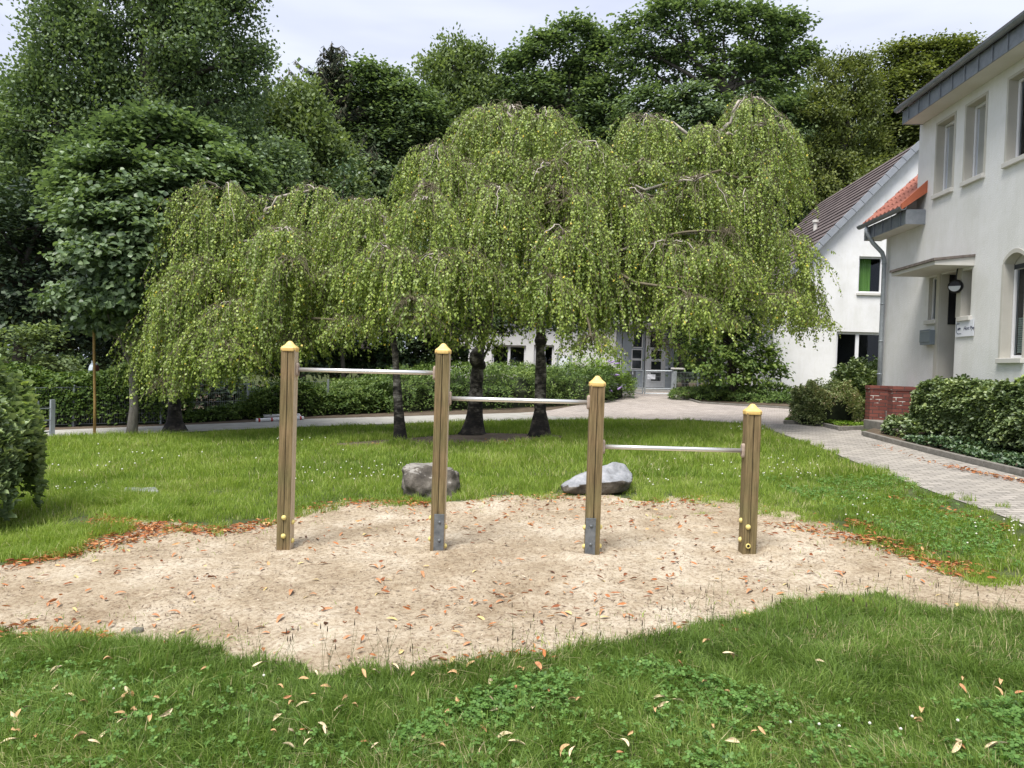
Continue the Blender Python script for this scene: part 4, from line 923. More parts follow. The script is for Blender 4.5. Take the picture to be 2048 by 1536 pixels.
# metal gate by the left bush: two flat posts and rods
ga = gp(104, 871); gate2 = thing('side_gate', ga, 'blue-grey metal gate post and rod panel half hidden by the bush on the left', 'gate')
fr = Fr((ga[0], ga[1], 0), norm(np.array([-.55, -.83, 0])), norm(np.array([.83, -.55, 0]))); z0 = ga[2]; hh = at(104, 799, ga[1])[2]-z0
for u in (0, .30): mb = MB(); mb.box(fr, u-.04, u+.04, -.03, .03, z0-.1, z0+hh*(1 if u == 0 else .97)); mb.build('post', M['galv'], gate2)
mb = MB()
for i in range(1, 26): mb.box(fr, i*.06+.3, i*.06+.306, -.004, .004, z0+.08, z0+hh*.93)
for z in (.1, .45, .8): mb.box(fr, .04, 1.9, -.012, .012, z0+z*hh*.93, z0+z*hh*.93+.02)
mb.build('rod_panel', M['galv'], gate2)
# stake, with the round board behind it
sg_ = gp(189, 869); zt_ = at(188, 652, sg_[1]); mb = MB()
mb.tube([sg_-ZV*.1, sg_+(zt_-sg_)*.3+np.array([.01, 0, 0]), sg_+(zt_-sg_)*.7, zt_-ZV*.08, zt_], [.028, .026, .025, .024, .006], 10)
o = mb.build('stake', M['stake'], smooth=True); tag(o, 'slim yellow-brown wooden stake with a split pale tip, standing left of the maple', 'stake')
mb = MB(); mb.box(Fr((zt_[0], zt_[1], 0), (1, 0, 0), (0, 1, 0)), -.02, .015, -.01, .01, zt_[2]-.15, zt_[2]+.02); mb.build('split_tip', M['soffit'], o)
q = at(182, 746, 18.3); mb = MB(); mb.lathe(q, [(.22, 0), (.25, .02), (.25, .10), (.22, .12)], 20, (.98, .2, 0)); sgn = mb.build('round_board', M['mail_grey']); tag(sgn, 'dark round board seen nearly edge-on behind the yellow-brown stake', 'board')
mb = MB(); mb.lathe(q+np.array([.98, .2, 0])*.126, [(.2, 0), (.2, .01)], 20, (.98, .2, 0)); mb.build('board_face', M['dark_red'], sgn)
mb = MB(); mb.tube([(q[0], q[1]+.06, gz(q[0], q[1])-.1), (q[0], q[1]+.06, q[2]+.3)], .03, 6); mb.build('pole', M['galv'], sgn)
# striped barrier lying on the footpath
def barrier(pa, pb, label, zoff, reds):
    A_, B_ = gp(*pa), gp(*pb); A_[2] += zoff; B_[2] += zoff
    mb = MB(); mb.tube([A_, B_], .045, 8); o = mb.build('barrier_rail', M['white_plastic']); tag(o, label, 'barrier', 'striped barrier rails lying by the footpath')
    for r in reds: mb = MB(); mb.tube([A_+(B_-A_)*(r-.02), A_+(B_-A_)*(r+.02)], .047, 8); mb.build('red_band', M['red_paint'], o)
    return o
b1 = barrier((512, 845), (607, 840), 'white barrier rail with narrow red bands lying nearer on the footpath edge', .05, (.06, .32, .93))
b2 = barrier((527, 838), (588, 836), 'plain white rail lying behind the red-banded one', .07, ())
q = gp(596, 841); mb = MB(); fr = Fr((q[0], q[1], 0), (1, 0, 0), (0, 1, 0)); mb.box(fr, -.07, .03, .05, .15, q[2], q[2]+.13); mb.box(fr, -.05, .01, .07, .13, q[2]+.13, q[2]+.16)
o = mb.build('canister', M['white_plastic'], bevel=.01); tag(o, 'small white canister standing by the barrier rails', 'canister')

# ------------------------------------------------------------------ vegetation builders
def clump_leaves(C, rc, n, ln, wd, out_c, kind='diamond', flat=.5, upw=.9, tint0=None, upright=0.):
    """C clump centres (k,3); n leaves each"""
    k = len(C); ci = np.repeat(np.arange(k), n)
    d = rng.normal(size=(k*n, 3))*np.array([.55, .55, .55*flat])*rc
    if upright: d[:, 2] *= upright
    P = C[ci]+d; o = norm(C[ci]-out_c[ci]*1.0)
    Nn = norm(np.array([0, 0, 1.])*upw+o*.5+rdir(k*n)*.65)
    A = norm(np.cross(Nn, rdir(k*n))+o*.35+np.array([0, 0, -.15+.5*(upright > 0)]))
    t0 = rng.random(k) if tint0 is None else tint0
    tint = np.clip(.5+(t0[ci]-.5)*.7+rng.normal(size=k*n)*.2, 0, 1)
    l = ln*(.65+.7*rng.random(k*n)); w_ = wd*(.7+.6*rng.random(k*n))
    V, q = leaf_faces(P, A, Nn, l, w_, kind)
    return V, q, (np.repeat(tint, 2) if kind == 'fold' else tint)
def join(parts):
    Vs, Qs, Ts = [], [], []; n = 0
    for V, q, t in parts: Vs.append(V); Qs.append(q+n); Ts.append(t); n += len(V)
    return np.concatenate(Vs), np.concatenate(Qs), np.concatenate(Ts)
def wiggle(a, b, n, amp, sag=0.):
    a = np.array(a, float); b = np.array(b, float); t = np.linspace(0, 1, n)[:, None]; L_ = np.linalg.norm(b-a)
    p = a+(b-a)*t; off = np.cumsum(rng.normal(size=(n, 3)), 0)*amp*L_/n; off -= off[0]; off -= t*off[-1]
    p = p+off; p[:, 2] += sag*L_*np.sin(np.pi*t[:, 0]); return p
def tree(name, label, cat, group, base_px, Y, lobes, mname, ln, wd, bark='bg_bark', dens=1.7, nl=60, rc=.55, tr=.22, flat=.5, upright=0., kind='diamond', base=None, depth=.8, limbs=26, trunk_top=None, inner=.25):
    b = at(base_px, 780, Y); b[2] = gz(b[0], b[1])
    if Y > 30: ln *= 1.25; wd *= 1.35; dens *= 1.45; nl = int(nl*1.2); rc *= 1.08
    if base is not None: b = np.array(base)
    tobj = thing(name, b, label, cat, group)
    s = Y/FPX; LC = []; 
    for l in lobes:
        px, py, rx = l[:3]; ry = l[3] if len(l) > 3 else rx; dy = (l[4] if len(l) > 4 else rng.uniform(-.5, .5))*rx*s
        LC.append((at(px, py, Y+dy), np.array([rx*s, rx*s*depth, ry*s])))
    cen = np.mean([c for c, r in LC], 0); Cs = []; Oc = []
    for c, r in LC:
        n = int(dens*4*math.pi*(r.prod()**(2/3))); d = rdir(n); d[:, 2] = np.where(d[:, 2] < -.55, -d[:, 2], d[:, 2])
        rad = np.where(rng.random(n) < inner, rng.uniform(.25, .8, n), rng.uniform(.8, 1.08, n))
        p = c+d*r*rad[:, None]; keep = np.ones(n, bool)
        for c2, r2 in LC:
            if c2 is c: continue
            keep &= (np.linalg.norm((p-c2)/r2, axis=1) > .55) | (rng.random(n) < .15)
        p = p[keep]; Cs.append(p); Oc.append(np.repeat(((c+cen)/2-np.array([0, 0, r[2]*.4]))[None], len(p), 0))
    Cs = np.concatenate(Cs); Oc = np.concatenate(Oc)
    zmin = gz(Cs[:, 0], Cs[:, 1])+.3; Cs[:, 2] = np.maximum(Cs[:, 2], zmin)
    V, q, t = clump_leaves(Cs, rc, nl, ln, wd, Oc, kind, flat=flat, upright=upright)
    np_mesh('crown', V, q, M[mname], t, parent=tobj)
    mb = MB(); lc = np.array([c for c, r in LC]); top = trunk_top if trunk_top is not None else (cen if len(LC) > 1 else LC[0][0])
    H = top[2]-b[2]; pts = wiggle(b-ZV*.15, top, 9, .05); rr = [tr*(1.35 if i == 0 else 1)*(1-.085*i) for i in range(9)]
    mb.tube(pts, rr, 10); ends = []
    for c, r in LC:
        zz = [p for p in pts if p[2] < c[2]-.1*H] or [pts[3]]; a = zz[-1]
        pp = wiggle(a, c, 6, .12, .06); mb.tube(pp, np.linspace(tr*.42, tr*.13, 6).tolist(), 6, cap=False); ends.append(pp)
    sel = rng.choice(len(Cs), min(limbs, len(Cs)), replace=False)
    for i in sel:
        k = int(np.argmin(np.linalg.norm(lc-Cs[i], axis=1))); a = ends[k][rng.integers(2, 6)]
        mb.tube(wiggle(a, Cs[i], 4, .12), np.linspace(tr*.15, tr*.04, 4).tolist(), 4, cap=False)
    mb.build('trunk', M[bark], tobj, smooth=True)
    return tobj

def hedge(name, label, cat, group, pts, width, hfun, mname, ln, wd, dens, kind='fold', lump=.12, core=True, z0=.0, kindtag=None, hang=0., jitter=.5, stems=0, upn=.7, bottom=0.):
    """foliage volume along a ground polyline (world xy). hfun(t)->height"""
    P = np.array([p[:2] for p in pts], float); seg = np.linalg.norm(np.diff(P, axis=0), axis=1); cum = np.concatenate([[0], np.cumsum(seg)]); Lt = cum[-1]
    def pos(s): return np.stack([np.interp(s, cum, P[:, 0]), np.interp(s, cum, P[:, 1])], 1)
    hm = float(np.mean([hfun(x) for x in np.linspace(0, 1, 7)])); area = (Lt+width)*(2*hm+width)
    n = int(area*dens); s = rng.uniform(-width*.35, Lt+width*.35, n); ph = rng.uniform(0, np.pi, n)
    endf = np.clip(np.minimum((s+width*.35)/(width*.6), (Lt+width*.35-s)/(width*.6)), 0, 1); endf = np.sqrt(1-(1-endf)**2)
    sc = np.clip(s, 0, Lt); c = pos(sc); t1 = pos(np.clip(sc+.05, 0, Lt)); t0_ = pos(np.clip(sc-.05, 0, Lt)); T = norm(t1-t0_); nn = np.stack([-T[:, 1], T[:, 0]], 1)
    c = c+T*(s-sc)[:, None]; h = np.array([hfun(x) for x in np.linspace(0, 1, 60)]); h = np.interp(sc/Lt, np.linspace(0, 1, 60), h)
    e = .55; cx = np.sign(np.cos(ph))*np.abs(np.cos(ph))**e; cz = np.sin(ph)**e
    lum = 1+lump*2*(fbm(s*1.6+ph*1.1, ph*2.2+s*.4, 2)-.5)+lump*(vn(s*5, ph*6, 1)-.5)
    dep = 1-np.abs(rng.normal(size=n))*.10*jitter/.5
    f = lum*dep; off = cx*width/2*f*(.35+.65*endf); zz = bottom+(h-bottom)*cz*f*(.45+.55*endf)
    p2 = c+nn*off[:, None]; z = gz(p2[:, 0], p2[:, 1])+z0+zz
    Pp = np.stack([p2[:, 0], p2[:, 1], z], 1)
    No = norm(np.stack([nn[:, 0]*cx, nn[:, 1]*cx, cz*.9], 1)); Nn = norm(No*.8+ZV*upn+rdir(n)*.6); A = norm(np.cross(Nn, rdir(n))+No*.5-ZV*hang)
    tint = np.clip(.48+.45*(fbm(s*1.2, ph*1.5, 3)-.5)*1.6+rng.normal(size=n)*.2+.12*(dep-.95)*4, 0, 1)
    V, q = leaf_faces(Pp, A, Nn, ln*(.65+.7*rng.random(n)), wd*(.7+.6*rng.random(n)), kind); tt = np.repeat(tint, 2) if kind == 'fold' else tint
    if kindtag or not (core or stems):
        o = np_mesh(name, V, q, M[mname], tt); tag(o, label, cat, group, kindtag)
        if not core: return o
        root = o
    else:
        base = (*P[0], gz(*P[0])); root = thing(name, base, label, cat, group); np_mesh('foliage', V, q, M[mname], tt, parent=root)
    mb = MB(); 
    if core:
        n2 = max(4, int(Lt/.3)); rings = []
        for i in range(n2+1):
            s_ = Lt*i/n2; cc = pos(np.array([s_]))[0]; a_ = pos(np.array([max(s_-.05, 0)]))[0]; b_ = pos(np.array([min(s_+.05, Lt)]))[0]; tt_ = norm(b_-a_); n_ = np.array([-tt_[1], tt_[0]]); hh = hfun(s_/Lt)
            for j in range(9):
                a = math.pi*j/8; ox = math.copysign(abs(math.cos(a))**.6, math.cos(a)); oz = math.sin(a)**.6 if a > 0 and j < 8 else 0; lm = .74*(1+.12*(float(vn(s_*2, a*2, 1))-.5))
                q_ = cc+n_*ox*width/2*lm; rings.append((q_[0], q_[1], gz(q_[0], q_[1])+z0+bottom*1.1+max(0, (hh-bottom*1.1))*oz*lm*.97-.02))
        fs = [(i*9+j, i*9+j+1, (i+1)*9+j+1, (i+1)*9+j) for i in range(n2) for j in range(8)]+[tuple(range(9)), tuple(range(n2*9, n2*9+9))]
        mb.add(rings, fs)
    for i in range(stems):
        s_ = rng.uniform(0, Lt); c0 = pos(np.array([s_]))[0]+rng.uniform(-.3, .3, 2)*width; z_ = gz(*c0)
        a = np.array([*c0, z_-.05]); b_ = a+np.array([rng.uniform(-.25, .25), rng.uniform(-.25, .25), bottom+.35+rng.uniform(0, .3)]); mb.tube(wiggle(a, b_, 5, .15), np.linspace(.02, .012, 5).tolist(), 5, cap=False)
    mb.build('branches', M['core'] if not stems else M['core'], root)  # added dark solid core that blocks the view through, plus stems if any
    return root

# ------------------------------------------------------------------ weeping birches
def birch(label, base_px, pts_trunk, r0, domes, limbs, sdens=1.0):
    b = gp(*base_px); Y0 = b[1]; root = thing('weeping_birch', b, label, 'tree', 'weeping birches on the lawn')
    tp = [b-ZV*.12]+[at(px, py, Y0+dy) for px, py, dy in pts_trunk]
    # smooth the trunk line
    T_ = np.array(tp); tt = np.linspace(0, 1, len(T_)); ts = np.linspace(0, 1, 26)
    TP = np.stack([np.interp(ts, tt, T_[:, k]) for k in range(3)], 1)
    for _ in range(2): TP[1:-1] = TP[1:-1]*.5+(TP[:-2]+TP[2:])*.25
    rad = np.maximum(r0*(1-.95*ts**.9), .03); rad[0] *= 2.1; rad[1] *= 1.5; rad[2] *= 1.2; rad *= 1+.07*rng.normal(size=26)
    mb = MB(); mb.tube(TP, rad.tolist(), 14)
    for kx, ky, kr in limbs:      # burrs on the trunk
        c = at(kx, ky, Y0-.05); mb.lathe(c-ZV*kr*1.4, [(kr*.35, 0), (kr*.85, kr*.6), (kr*1.05, kr*1.3), (kr*.85, kr*2.1), (kr*.3, kr*2.9)], 9, (rng.normal()*.25, rng.normal()*.25, 1))
    mb.build('trunk', M['birch_bark'], root, smooth=True)
    Lm = MB(); Tw = []; Lf = []
    allD = [(*d, True) for d in domes]
    for (px, pt, rx, pb, dy) in domes:
        for _ in range(1): allD.append((px+rng.uniform(-.8, .8)*rx, pt+rng.uniform(60, 150), rx*rng.uniform(.4, .6), pb+rng.uniform(-60, 0), dy-rng.uniform(.3, 1.1), False))
    for (px, pt, rx, pb, dy, main) in allD:
        Y = Y0+dy; s = Y/FPX; T = at(px, pt, Y); R = rx*s; zbot = at(px, pb, Y)[2]
        # limb from the trunk arching up to the dome's crest
        cand = TP[13:]; k = int(np.argmin(np.abs(cand[:, 2]-min(T[2]-.7, cand[-1, 2]))+.2*np.linalg.norm(cand[:, :2]-T[:2], axis=1))); a = cand[k]
        n = 10; u = np.linspace(0, 1, n)[:, None]; ctrl = np.array([a[0]*.55+T[0]*.45, a[1]*.55+T[1]*.45, max(a[2], T[2])+.05*(T[2]-a[2])])
        path = (1-u)**2*a+2*u*(1-u)*ctrl+u*u*T; path[1:-1] += rng.normal(size=(n-2, 3))*.05
        Lm.tube(path, np.linspace(.045, .020, n).tolist(), 7, cap=False, mi=0 if main else 1)
        nb = int(rng.integers(12, 17)); th0 = rng.uniform(0, 6.28); BR = []
        for i in range(nb):
            th = th0+2*math.pi*i/nb+rng.normal()*.15; rr = R*rng.uniform(.7, 1.12); m_ = 12; v = np.linspace(0, 1, m_)
            drop = rr*rng.uniform(.55, .95); hump = rng.uniform(.05, .16)*rr
            x = T[0]+math.cos(th)*rr*v; y = T[1]+math.sin(th)*rr*v; z = T[2]+hump*np.sin(np.pi*np.minimum(v*1.7, 1))-drop*v**2.3
            p = np.stack([x, y, z], 1); p[1:] += np.cumsum(rng.normal(size=(m_-1, 3))*.022, 0)
            pale = main and i % 5 == 0; Lm.tube(p, np.linspace(.018 if pale else .008, .003, m_).tolist(), 4, cap=False, mi=0 if pale else 1); BR.append(p)
            # side twigs
            for _ in range(3):
                j = rng.integers(2, 9); a2 = p[j]; th2 = th+rng.choice([-1, 1])*rng.uniform(.5, 1.1); l2 = rr*rng.uniform(.25, .5); v2 = np.linspace(0, 1, 7)
                q = np.stack([a2[0]+math.cos(th2)*l2*v2, a2[1]+math.sin(th2)*l2*v2, a2[2]+.07*np.sin(np.pi*v2)-l2*.8*v2**2.2], 1); q[1:] += np.cumsum(rng.normal(size=(6, 3))*.015, 0)
                Lm.tube(q, np.linspace(.004, .002, 7).tolist(), 3, cap=False, mi=1); BR.append(np.stack([np.interp(np.linspace(0, 6, 12), np.arange(7), q[:, k]) for k in range(3)], 1))
        BR = np.array(BR)
        ns = int(sdens*150*R*R*math.pi*.9+80)
        bi = rng.integers(0, len(BR), ns); v = rng.random(ns)**.72*11; j = np.minimum(v.astype(int), 10); f = (v-j)[:, None]
        S = BR[bi, j]*(1-f)+BR[bi, j+1]*f
        kp = fbm(S[:, 0]*1.5+5, S[:, 1]*1.5+S[:, 2]*.6, 1) > .33+.16*rng.random(ns); S = S[kp]; ns = len(S)
        outd = norm((S-T)*np.array([1, 1, 0])+rng.normal(size=(ns, 3))*np.array([.3, .3, 0])*R*.4)
        L0 = rng.uniform(.35, 1.0, ns)*rng.uniform(.7, 2.7, ns); ang = np.arctan2(outd[:, 1], outd[:, 0])
        zb_i = zbot+.22*(1+np.sin(ang*5+px))+.30*np.abs(rng.normal(size=ns))-.08
        L0 = np.minimum(L0, np.maximum(S[:, 2]-zb_i, .25)); m_ = 7; tt2 = np.linspace(0, 1, m_)
        fl = rng.uniform(.08, .48, ns)
        Pst = S[:, None, :]+outd[:, None, :]*(fl[:, None]*(1-np.exp(-3*tt2))[None])[..., None]
        Pst[..., 2] -= (L0[:, None]*tt2[None])*1.0-.04*np.sin(np.pi*np.minimum(tt2*3, 1))[None]
        sway = rng.normal(size=(ns, 3))*.12; Pst += sway[:, None, :]*np.array([1, 1, 0])*tt2[None, :, None]**1.5
        Pst += np.cumsum(rng.normal(size=Pst.shape)*.008, 1)
        Tw.append(Pst)
        # leaves
        nlf = np.maximum((L0/.0225).astype(int), 6); si = np.repeat(np.arange(ns), nlf); tl = rng.random(len(si))**.9*(m_-1); jj = np.minimum(tl.astype(int), m_-2); ff = (tl-jj)[:, None]
        P = Pst[si, jj]*(1-ff)+Pst[si, jj+1]*ff; hr = rdir(len(si))*np.array([1, 1, .35]); P = P+hr*.018
        A = norm(hr*.55+np.array([0, 0, -1.])*rng.uniform(.5, 1.3, (len(si), 1))); Nn = norm(rdir(len(si))*.7+outd[si]*.55+ZV*1.0)
        st = rng.random(ns); tint = np.clip(.42+(st[si]-.5)*.34+rng.normal(size=len(si))*.11, 0, .92); yl = rng.random(len(si)) < .008; tint[yl] = 1.
        l = .043*(.6+.75*rng.random(len(si))); V, q = leaf_faces(P, A, Nn, l, l*.8, 'diamond'); Lf.append((V, q, tint))
    Lm.build('limbs', [M['pale_bark'], M['branch_brown']], root, smooth=True)
    P = np.concatenate(Tw); n, m_, _ = P.shape; wv = norm(rng.normal(size=(n, 1, 3))*np.array([1, 1, 0]))*.0022
    V = np.stack([P-wv, P+wv], 2).reshape(-1, 3); b_ = (np.arange(n)*m_*2)[:, None]+(np.arange(m_-1)*2)[None]
    q = np.stack([b_, b_+1, b_+3, b_+2], -1).reshape(-1, 4); np_mesh('twigs', V, q, M['twig'], parent=root)
    V, q, t = join(Lf); np_mesh('foliage', V, q, M['birch_leaf'], t, parent=root)
    return root
birch('leftmost weeping birch with a short pale trunk at the back of the lawn', (350, 862),
      [(349, 820, 0), (350, 760, 0), (356, 690, -.1), (380, 600, -.2), (430, 520, -.3), (500, 450, -.3), (560, 410, -.2)], .17,
      [(445, 380, 95, 640, -.5), (395, 545, 88, 790, -1.3), (565, 464, 100, 760, -1.6), (630, 380, 80, 640, -.2), (530, 400, 70, 640, .2), (390, 430, 60, 700, -.9), (330, 600, 56, 790, -.3), (350, 640, 62, 800, -.9), (470, 610, 80, 780, -1.9), (600, 610, 80, 730, -1.2), (330, 560, 50, 780, .5), (700, 500, 70, 720, -1.5)],
      [])
birch('slender weeping birch leaning left, its dark base left of the bare soil', (802, 883),
      [(799, 850, 0), (796, 800, 0), (792, 740, 0), (790, 690, 0), (778, 640, 0), (752, 590, 0), (758, 520, .1), (790, 460, .2), (830, 430, .2)], .105,
      [(725, 408, 76, 620, .3), (860, 400, 80, 640, -.6), (880, 300, 70, 560, .8), (780, 500, 80, 665, -1.3), (880, 510, 80, 665, -1.2), (700, 470, 60, 680, .9)],
      [])
birch('thick weeping birch with a flared black base and burred trunk in the middle', (945, 868),
      [(950, 830, 0), (952, 780, 0), (955, 730, 0), (962, 680, 0), (985, 620, 0), (985, 540, 0), (1000, 450, 0), (1020, 350, 0), (1035, 260, 0)], .185,
      [(975, 228, 82, 470, .2), (1020, 216, 70, 420, .3), (1085, 232, 74, 480, .1), (920, 330, 80, 600, -.4), (1000, 380, 90, 650, -1.3), (1100, 330, 86, 600, -1.0), (960, 510, 90, 680, -1.2)],
      [(953, 716, .15), (968, 726, .09)])
birch('straight weeping birch whose wide crown reaches over to the white house', (1080, 872),
      [(1080, 830, 0), (1081, 780, 0), (1082, 720, 0), (1080, 650, 0), (1085, 560, 0), (1100, 470, 0), (1150, 400, .2), (1250, 360, .5), (1370, 330, .8), (1440, 290, .9)], .15,
      [(1165, 290, 88, 560, -.4), (1290, 238, 62, 400, 1.0), (1240, 390, 84, 640, -.5), (1130, 470, 86, 715, -1.3), (1390, 362, 84, 620, -.2), (1410, 262, 66, 470, .9), (1500, 205, 86, 500, 1.0),
       (1530, 250, 68, 480, 1.1), (1490, 395, 80, 620, .4), (1565, 470, 66, 680, .5), (1340, 490, 88, 700, -.9), (1210, 560, 74, 700, -1.0), (1590, 560, 42, 690, .7), (1440, 520, 74, 640, -.4), (1310, 400, 70, 640, .6), (1290, 560, 60, 655, .2)],
      [(1082, 680, .12)])

# ------------------------------------------------------------------ young maple and the trees around
G_ = 'trees standing behind the lawn'
tree('maple_tree', 'slim young maple with a grey trunk and layered fresh green foliage, left of the birches', 'tree', None, 262, 16.4,
     [(270, 290, 80, 62), (330, 262, 60, 45), (190, 310, 55, 45), (400, 300, 66, 55), (455, 345, 50, 40), (240, 370, 95, 66, -.8), (350, 380, 90, 66, -.7), (430, 390, 70, 55, -.6), (180, 360, 60, 50, -.6), (215, 450, 80, 56, -1.5), (310, 470, 90, 60, -1.2), (215, 530, 80, 50, -1.8), (200, 600, 72, 38, -2), (290, 550, 70, 50, -1.8), (225, 650, 54, 26, -2), (160, 400, 46, 44, -1), (420, 430, 70, 50, -.8), (340, 540, 50, 40, -1.5), (455, 350, 60, 44, -.5)],
     'maple_leaf', .115, .11, dens=7.5, nl=64, rc=.34, tr=.09, flat=.38, kind='fold', bark='grey_bark', base=gp(263, 868), trunk_top=at(262, 330, 16.2), limbs=40, inner=.3)
tree('oak_tree', 'huge dark upright tree filling the top left corner', 'tree', G_, 300, 27,
     [(150, 110, 95, 120), (280, 40, 105, 130), (400, 70, 95, 130), (490, 190, 52, 90), (90, 240, 90, 90), (220, 240, 105, 100), (350, 230, 100, 120), (450, 320, 80, 90), (60, 330, 80, 80), (180, 370, 90, 80), (510, 130, 24, 60), (110, 110, 34, 50), (320, -90, 150, 110), (470, 20, 50, 80), (25, 420, 70, 60), (560, 360, 60, 70)],
     'oak_leaf', .14, .10, dens=3.2, nl=90, rc=.50, tr=.38, upright=1.7, flat=.6, limbs=90, inner=.3)
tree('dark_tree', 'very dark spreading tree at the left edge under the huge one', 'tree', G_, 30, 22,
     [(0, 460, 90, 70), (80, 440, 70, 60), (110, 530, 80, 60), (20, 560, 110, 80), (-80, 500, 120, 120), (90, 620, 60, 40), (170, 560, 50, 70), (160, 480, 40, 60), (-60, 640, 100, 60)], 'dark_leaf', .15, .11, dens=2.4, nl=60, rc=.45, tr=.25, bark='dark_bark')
tree('hornbeam', 'mid-green bushy tree left of the broken spruce', 'tree', G_, 600, 31,
     [(600, 270, 62, 60), (650, 340, 60, 60), (560, 370, 60, 60), (545, 250, 34, 50), (610, 200, 34, 34), (640, 430, 70, 50), (500, 430, 80, 60), (580, 480, 80, 60), (690, 400, 40, 60)], 'hornbeam_leaf', .14, .09, dens=2.1, nl=60, rc=.5, tr=.22, upright=1.8)
tree('alder_tree', 'rounded dark green tree right of the spruce top', 'tree', G_, 730, 45,
     [(665, 215, 48, 60), (715, 180, 46, 50), (770, 190, 48, 50), (810, 225, 48, 50), (660, 300, 60, 60), (740, 280, 75, 70), (820, 310, 60, 70), (700, 380, 80, 60), (790, 410, 80, 60), (850, 250, 34, 40)], 'oak_leaf', .19, .13, dens=1.7, nl=56, rc=.7, tr=.3)
tree('birch_like_tree', 'greyish green tree with twin loose tops above the middle birch', 'tree', G_, 900, 47,
     [(905, 130, 44, 46), (955, 145, 36, 46), (860, 160, 34, 34), (890, 210, 60, 50), (970, 210, 50, 50), (860, 290, 60, 60), (940, 290, 75, 70), (1010, 270, 50, 60), (900, 380, 80, 60), (990, 380, 80, 60)], 'hornbeam_leaf', .17, .11, dens=1.5, nl=52, rc=.6, tr=.28, upright=1.5)
tree('linden_tree', 'tall deep green tree with a tiered crown, left of the tallest central one', 'tree', G_, 1100, 46,
     [(1035, 145, 34, 44), (1090, 105, 38, 40), (1150, 90, 48, 46), (1195, 120, 40, 50), (1070, 200, 56, 50), (1150, 190, 66, 60), (1210, 220, 50, 60), (1060, 290, 66, 60), (1150, 300, 80, 70), (1230, 330, 60, 70), (1100, 390, 90, 60), (1200, 420, 80, 60)], 'oak_leaf', .19, .13, dens=1.5, nl=54, rc=.65, tr=.3, flat=.42)
tree('beech_tree', 'tallest open-crowned tree of the middle, sky showing through it', 'tree', G_, 1420, 43,
     [(1265, 80, 36, 46), (1320, 50, 42, 50), (1380, 30, 40, 50), (1450, 60, 46, 50), (1520, 60, 46, 46), (1580, 70, 40, 46), (1610, 130, 24, 40), (1300, 140, 56, 50), (1390, 130, 56, 50), (1480, 150, 56, 50), (1560, 160, 56, 60), (1290, 230, 60, 50), (1380, 230, 70, 60), (1480, 250, 70, 60), (1580, 260, 60, 60), (1600, 350, 50, 50), (1330, 330, 80, 60), (1450, 350, 80, 60), (1550, 420, 80, 60)],
     'oak_leaf', .18, .13, dens=1.25, nl=50, rc=.6, tr=.34, flat=.42, limbs=90, inner=.2)
tree('yew_tree', 'bushy olive-brown tree right of the tallest one', 'tree', G_, 1690, 41,
     [(1665, 150, 34, 34), (1712, 165, 38, 44), (1650, 225, 46, 50), (1720, 250, 52, 60), (1650, 320, 56, 60), (1720, 350, 60, 60), (1630, 400, 50, 50), (1690, 430, 70, 50), (1750, 400, 60, 60)], 'brown_leaf', .13, .08, dens=1.9, nl=66, rc=.50, tr=.3, upright=1.3, flat=.6)
tree('hornbeam', 'yellow-green tree with feathery tops behind the roofs on the right', 'tree', G_, 1840, 43,
     [(1795, 135, 44, 46), (1860, 125, 46, 40), (1915, 120, 46, 40), (1770, 200, 50, 50), (1840, 200, 60, 60), (1910, 200, 66, 60), (1980, 190, 70, 80), (1780, 290, 56, 60), (1850, 300, 70, 70), (1930, 310, 80, 80), (1800, 400, 70, 60)], 'brown_leaf', .16, .11, dens=1.9, nl=58, rc=.6, tr=.32, flat=.5)
tree('sapling', 'pale loose sapling between the hornbeam and the birches', 'tree', None, 690, 24, [(690, 360, 26, 40), (675, 420, 40, 40), (700, 470, 44, 40), (660, 500, 44, 40)], 'laurel_leaf', .13, .08, dens=2.4, nl=50, rc=.4, tr=.08, upright=1.6)
# spruce with dead side branches
sb = at(668, 780, 44.); sb[2] = gz(sb[0], sb[1]); sp = thing('spruce_tree', sb, 'thin-topped spruce with drooping bare-looking side branches against the sky', 'tree', G_)
stp = at(664, 92, 44.); mb = MB(); mb.tube([sb-ZV*.2, sb+(stp-sb)*.5, stp], [.28, .16, .02], 8); parts = []
for i in range(150):
    f = rng.uniform(.45, 1.0)**.8; c0 = sb+(stp-sb)*f; th = rng.uniform(0, 6.28); L_ = (1-f)*6.2+.6*rng.uniform(.5, 1.4)
    if i < 4: th = math.pi+rng.normal()*.15; L_ = [3.9, 3.1, 2.6, 2.2][i]; c0 = sb+(stp-sb)*[.83, .87, .90, .93][i]
    v = np.linspace(0, 1, 8)[:, None]; d = np.array([math.cos(th), math.sin(th), 0]); p = c0+d*L_*v+ZV*(-.15*L_*np.sin(np.pi*v*.8)+.42*L_*v**2-.1*L_*v)
    mb.tube(p, np.linspace(.05, .012, 8).tolist(), 4, cap=False); n = int(70*L_); j = rng.random(n)*7; a = np.minimum(j.astype(int), 6); ff = (j-a)[:, None]
    P = p[a]*(1-ff)+p[a+1]*ff; A = norm(np.array([0, 0, -1.])*.8+d*.3+rdir(n)*.6); V, q = leaf_faces(P, A, rdir(n), .22+.18*rng.random(n), .05+.03*rng.random(n)); parts.append((V, q, rng.random(n)))
mb.build('trunk', M['dark_bark'], sp, smooth=True); V, q, t = join(parts); np_mesh('crown', V, q, M['conifer'], t, parent=sp)

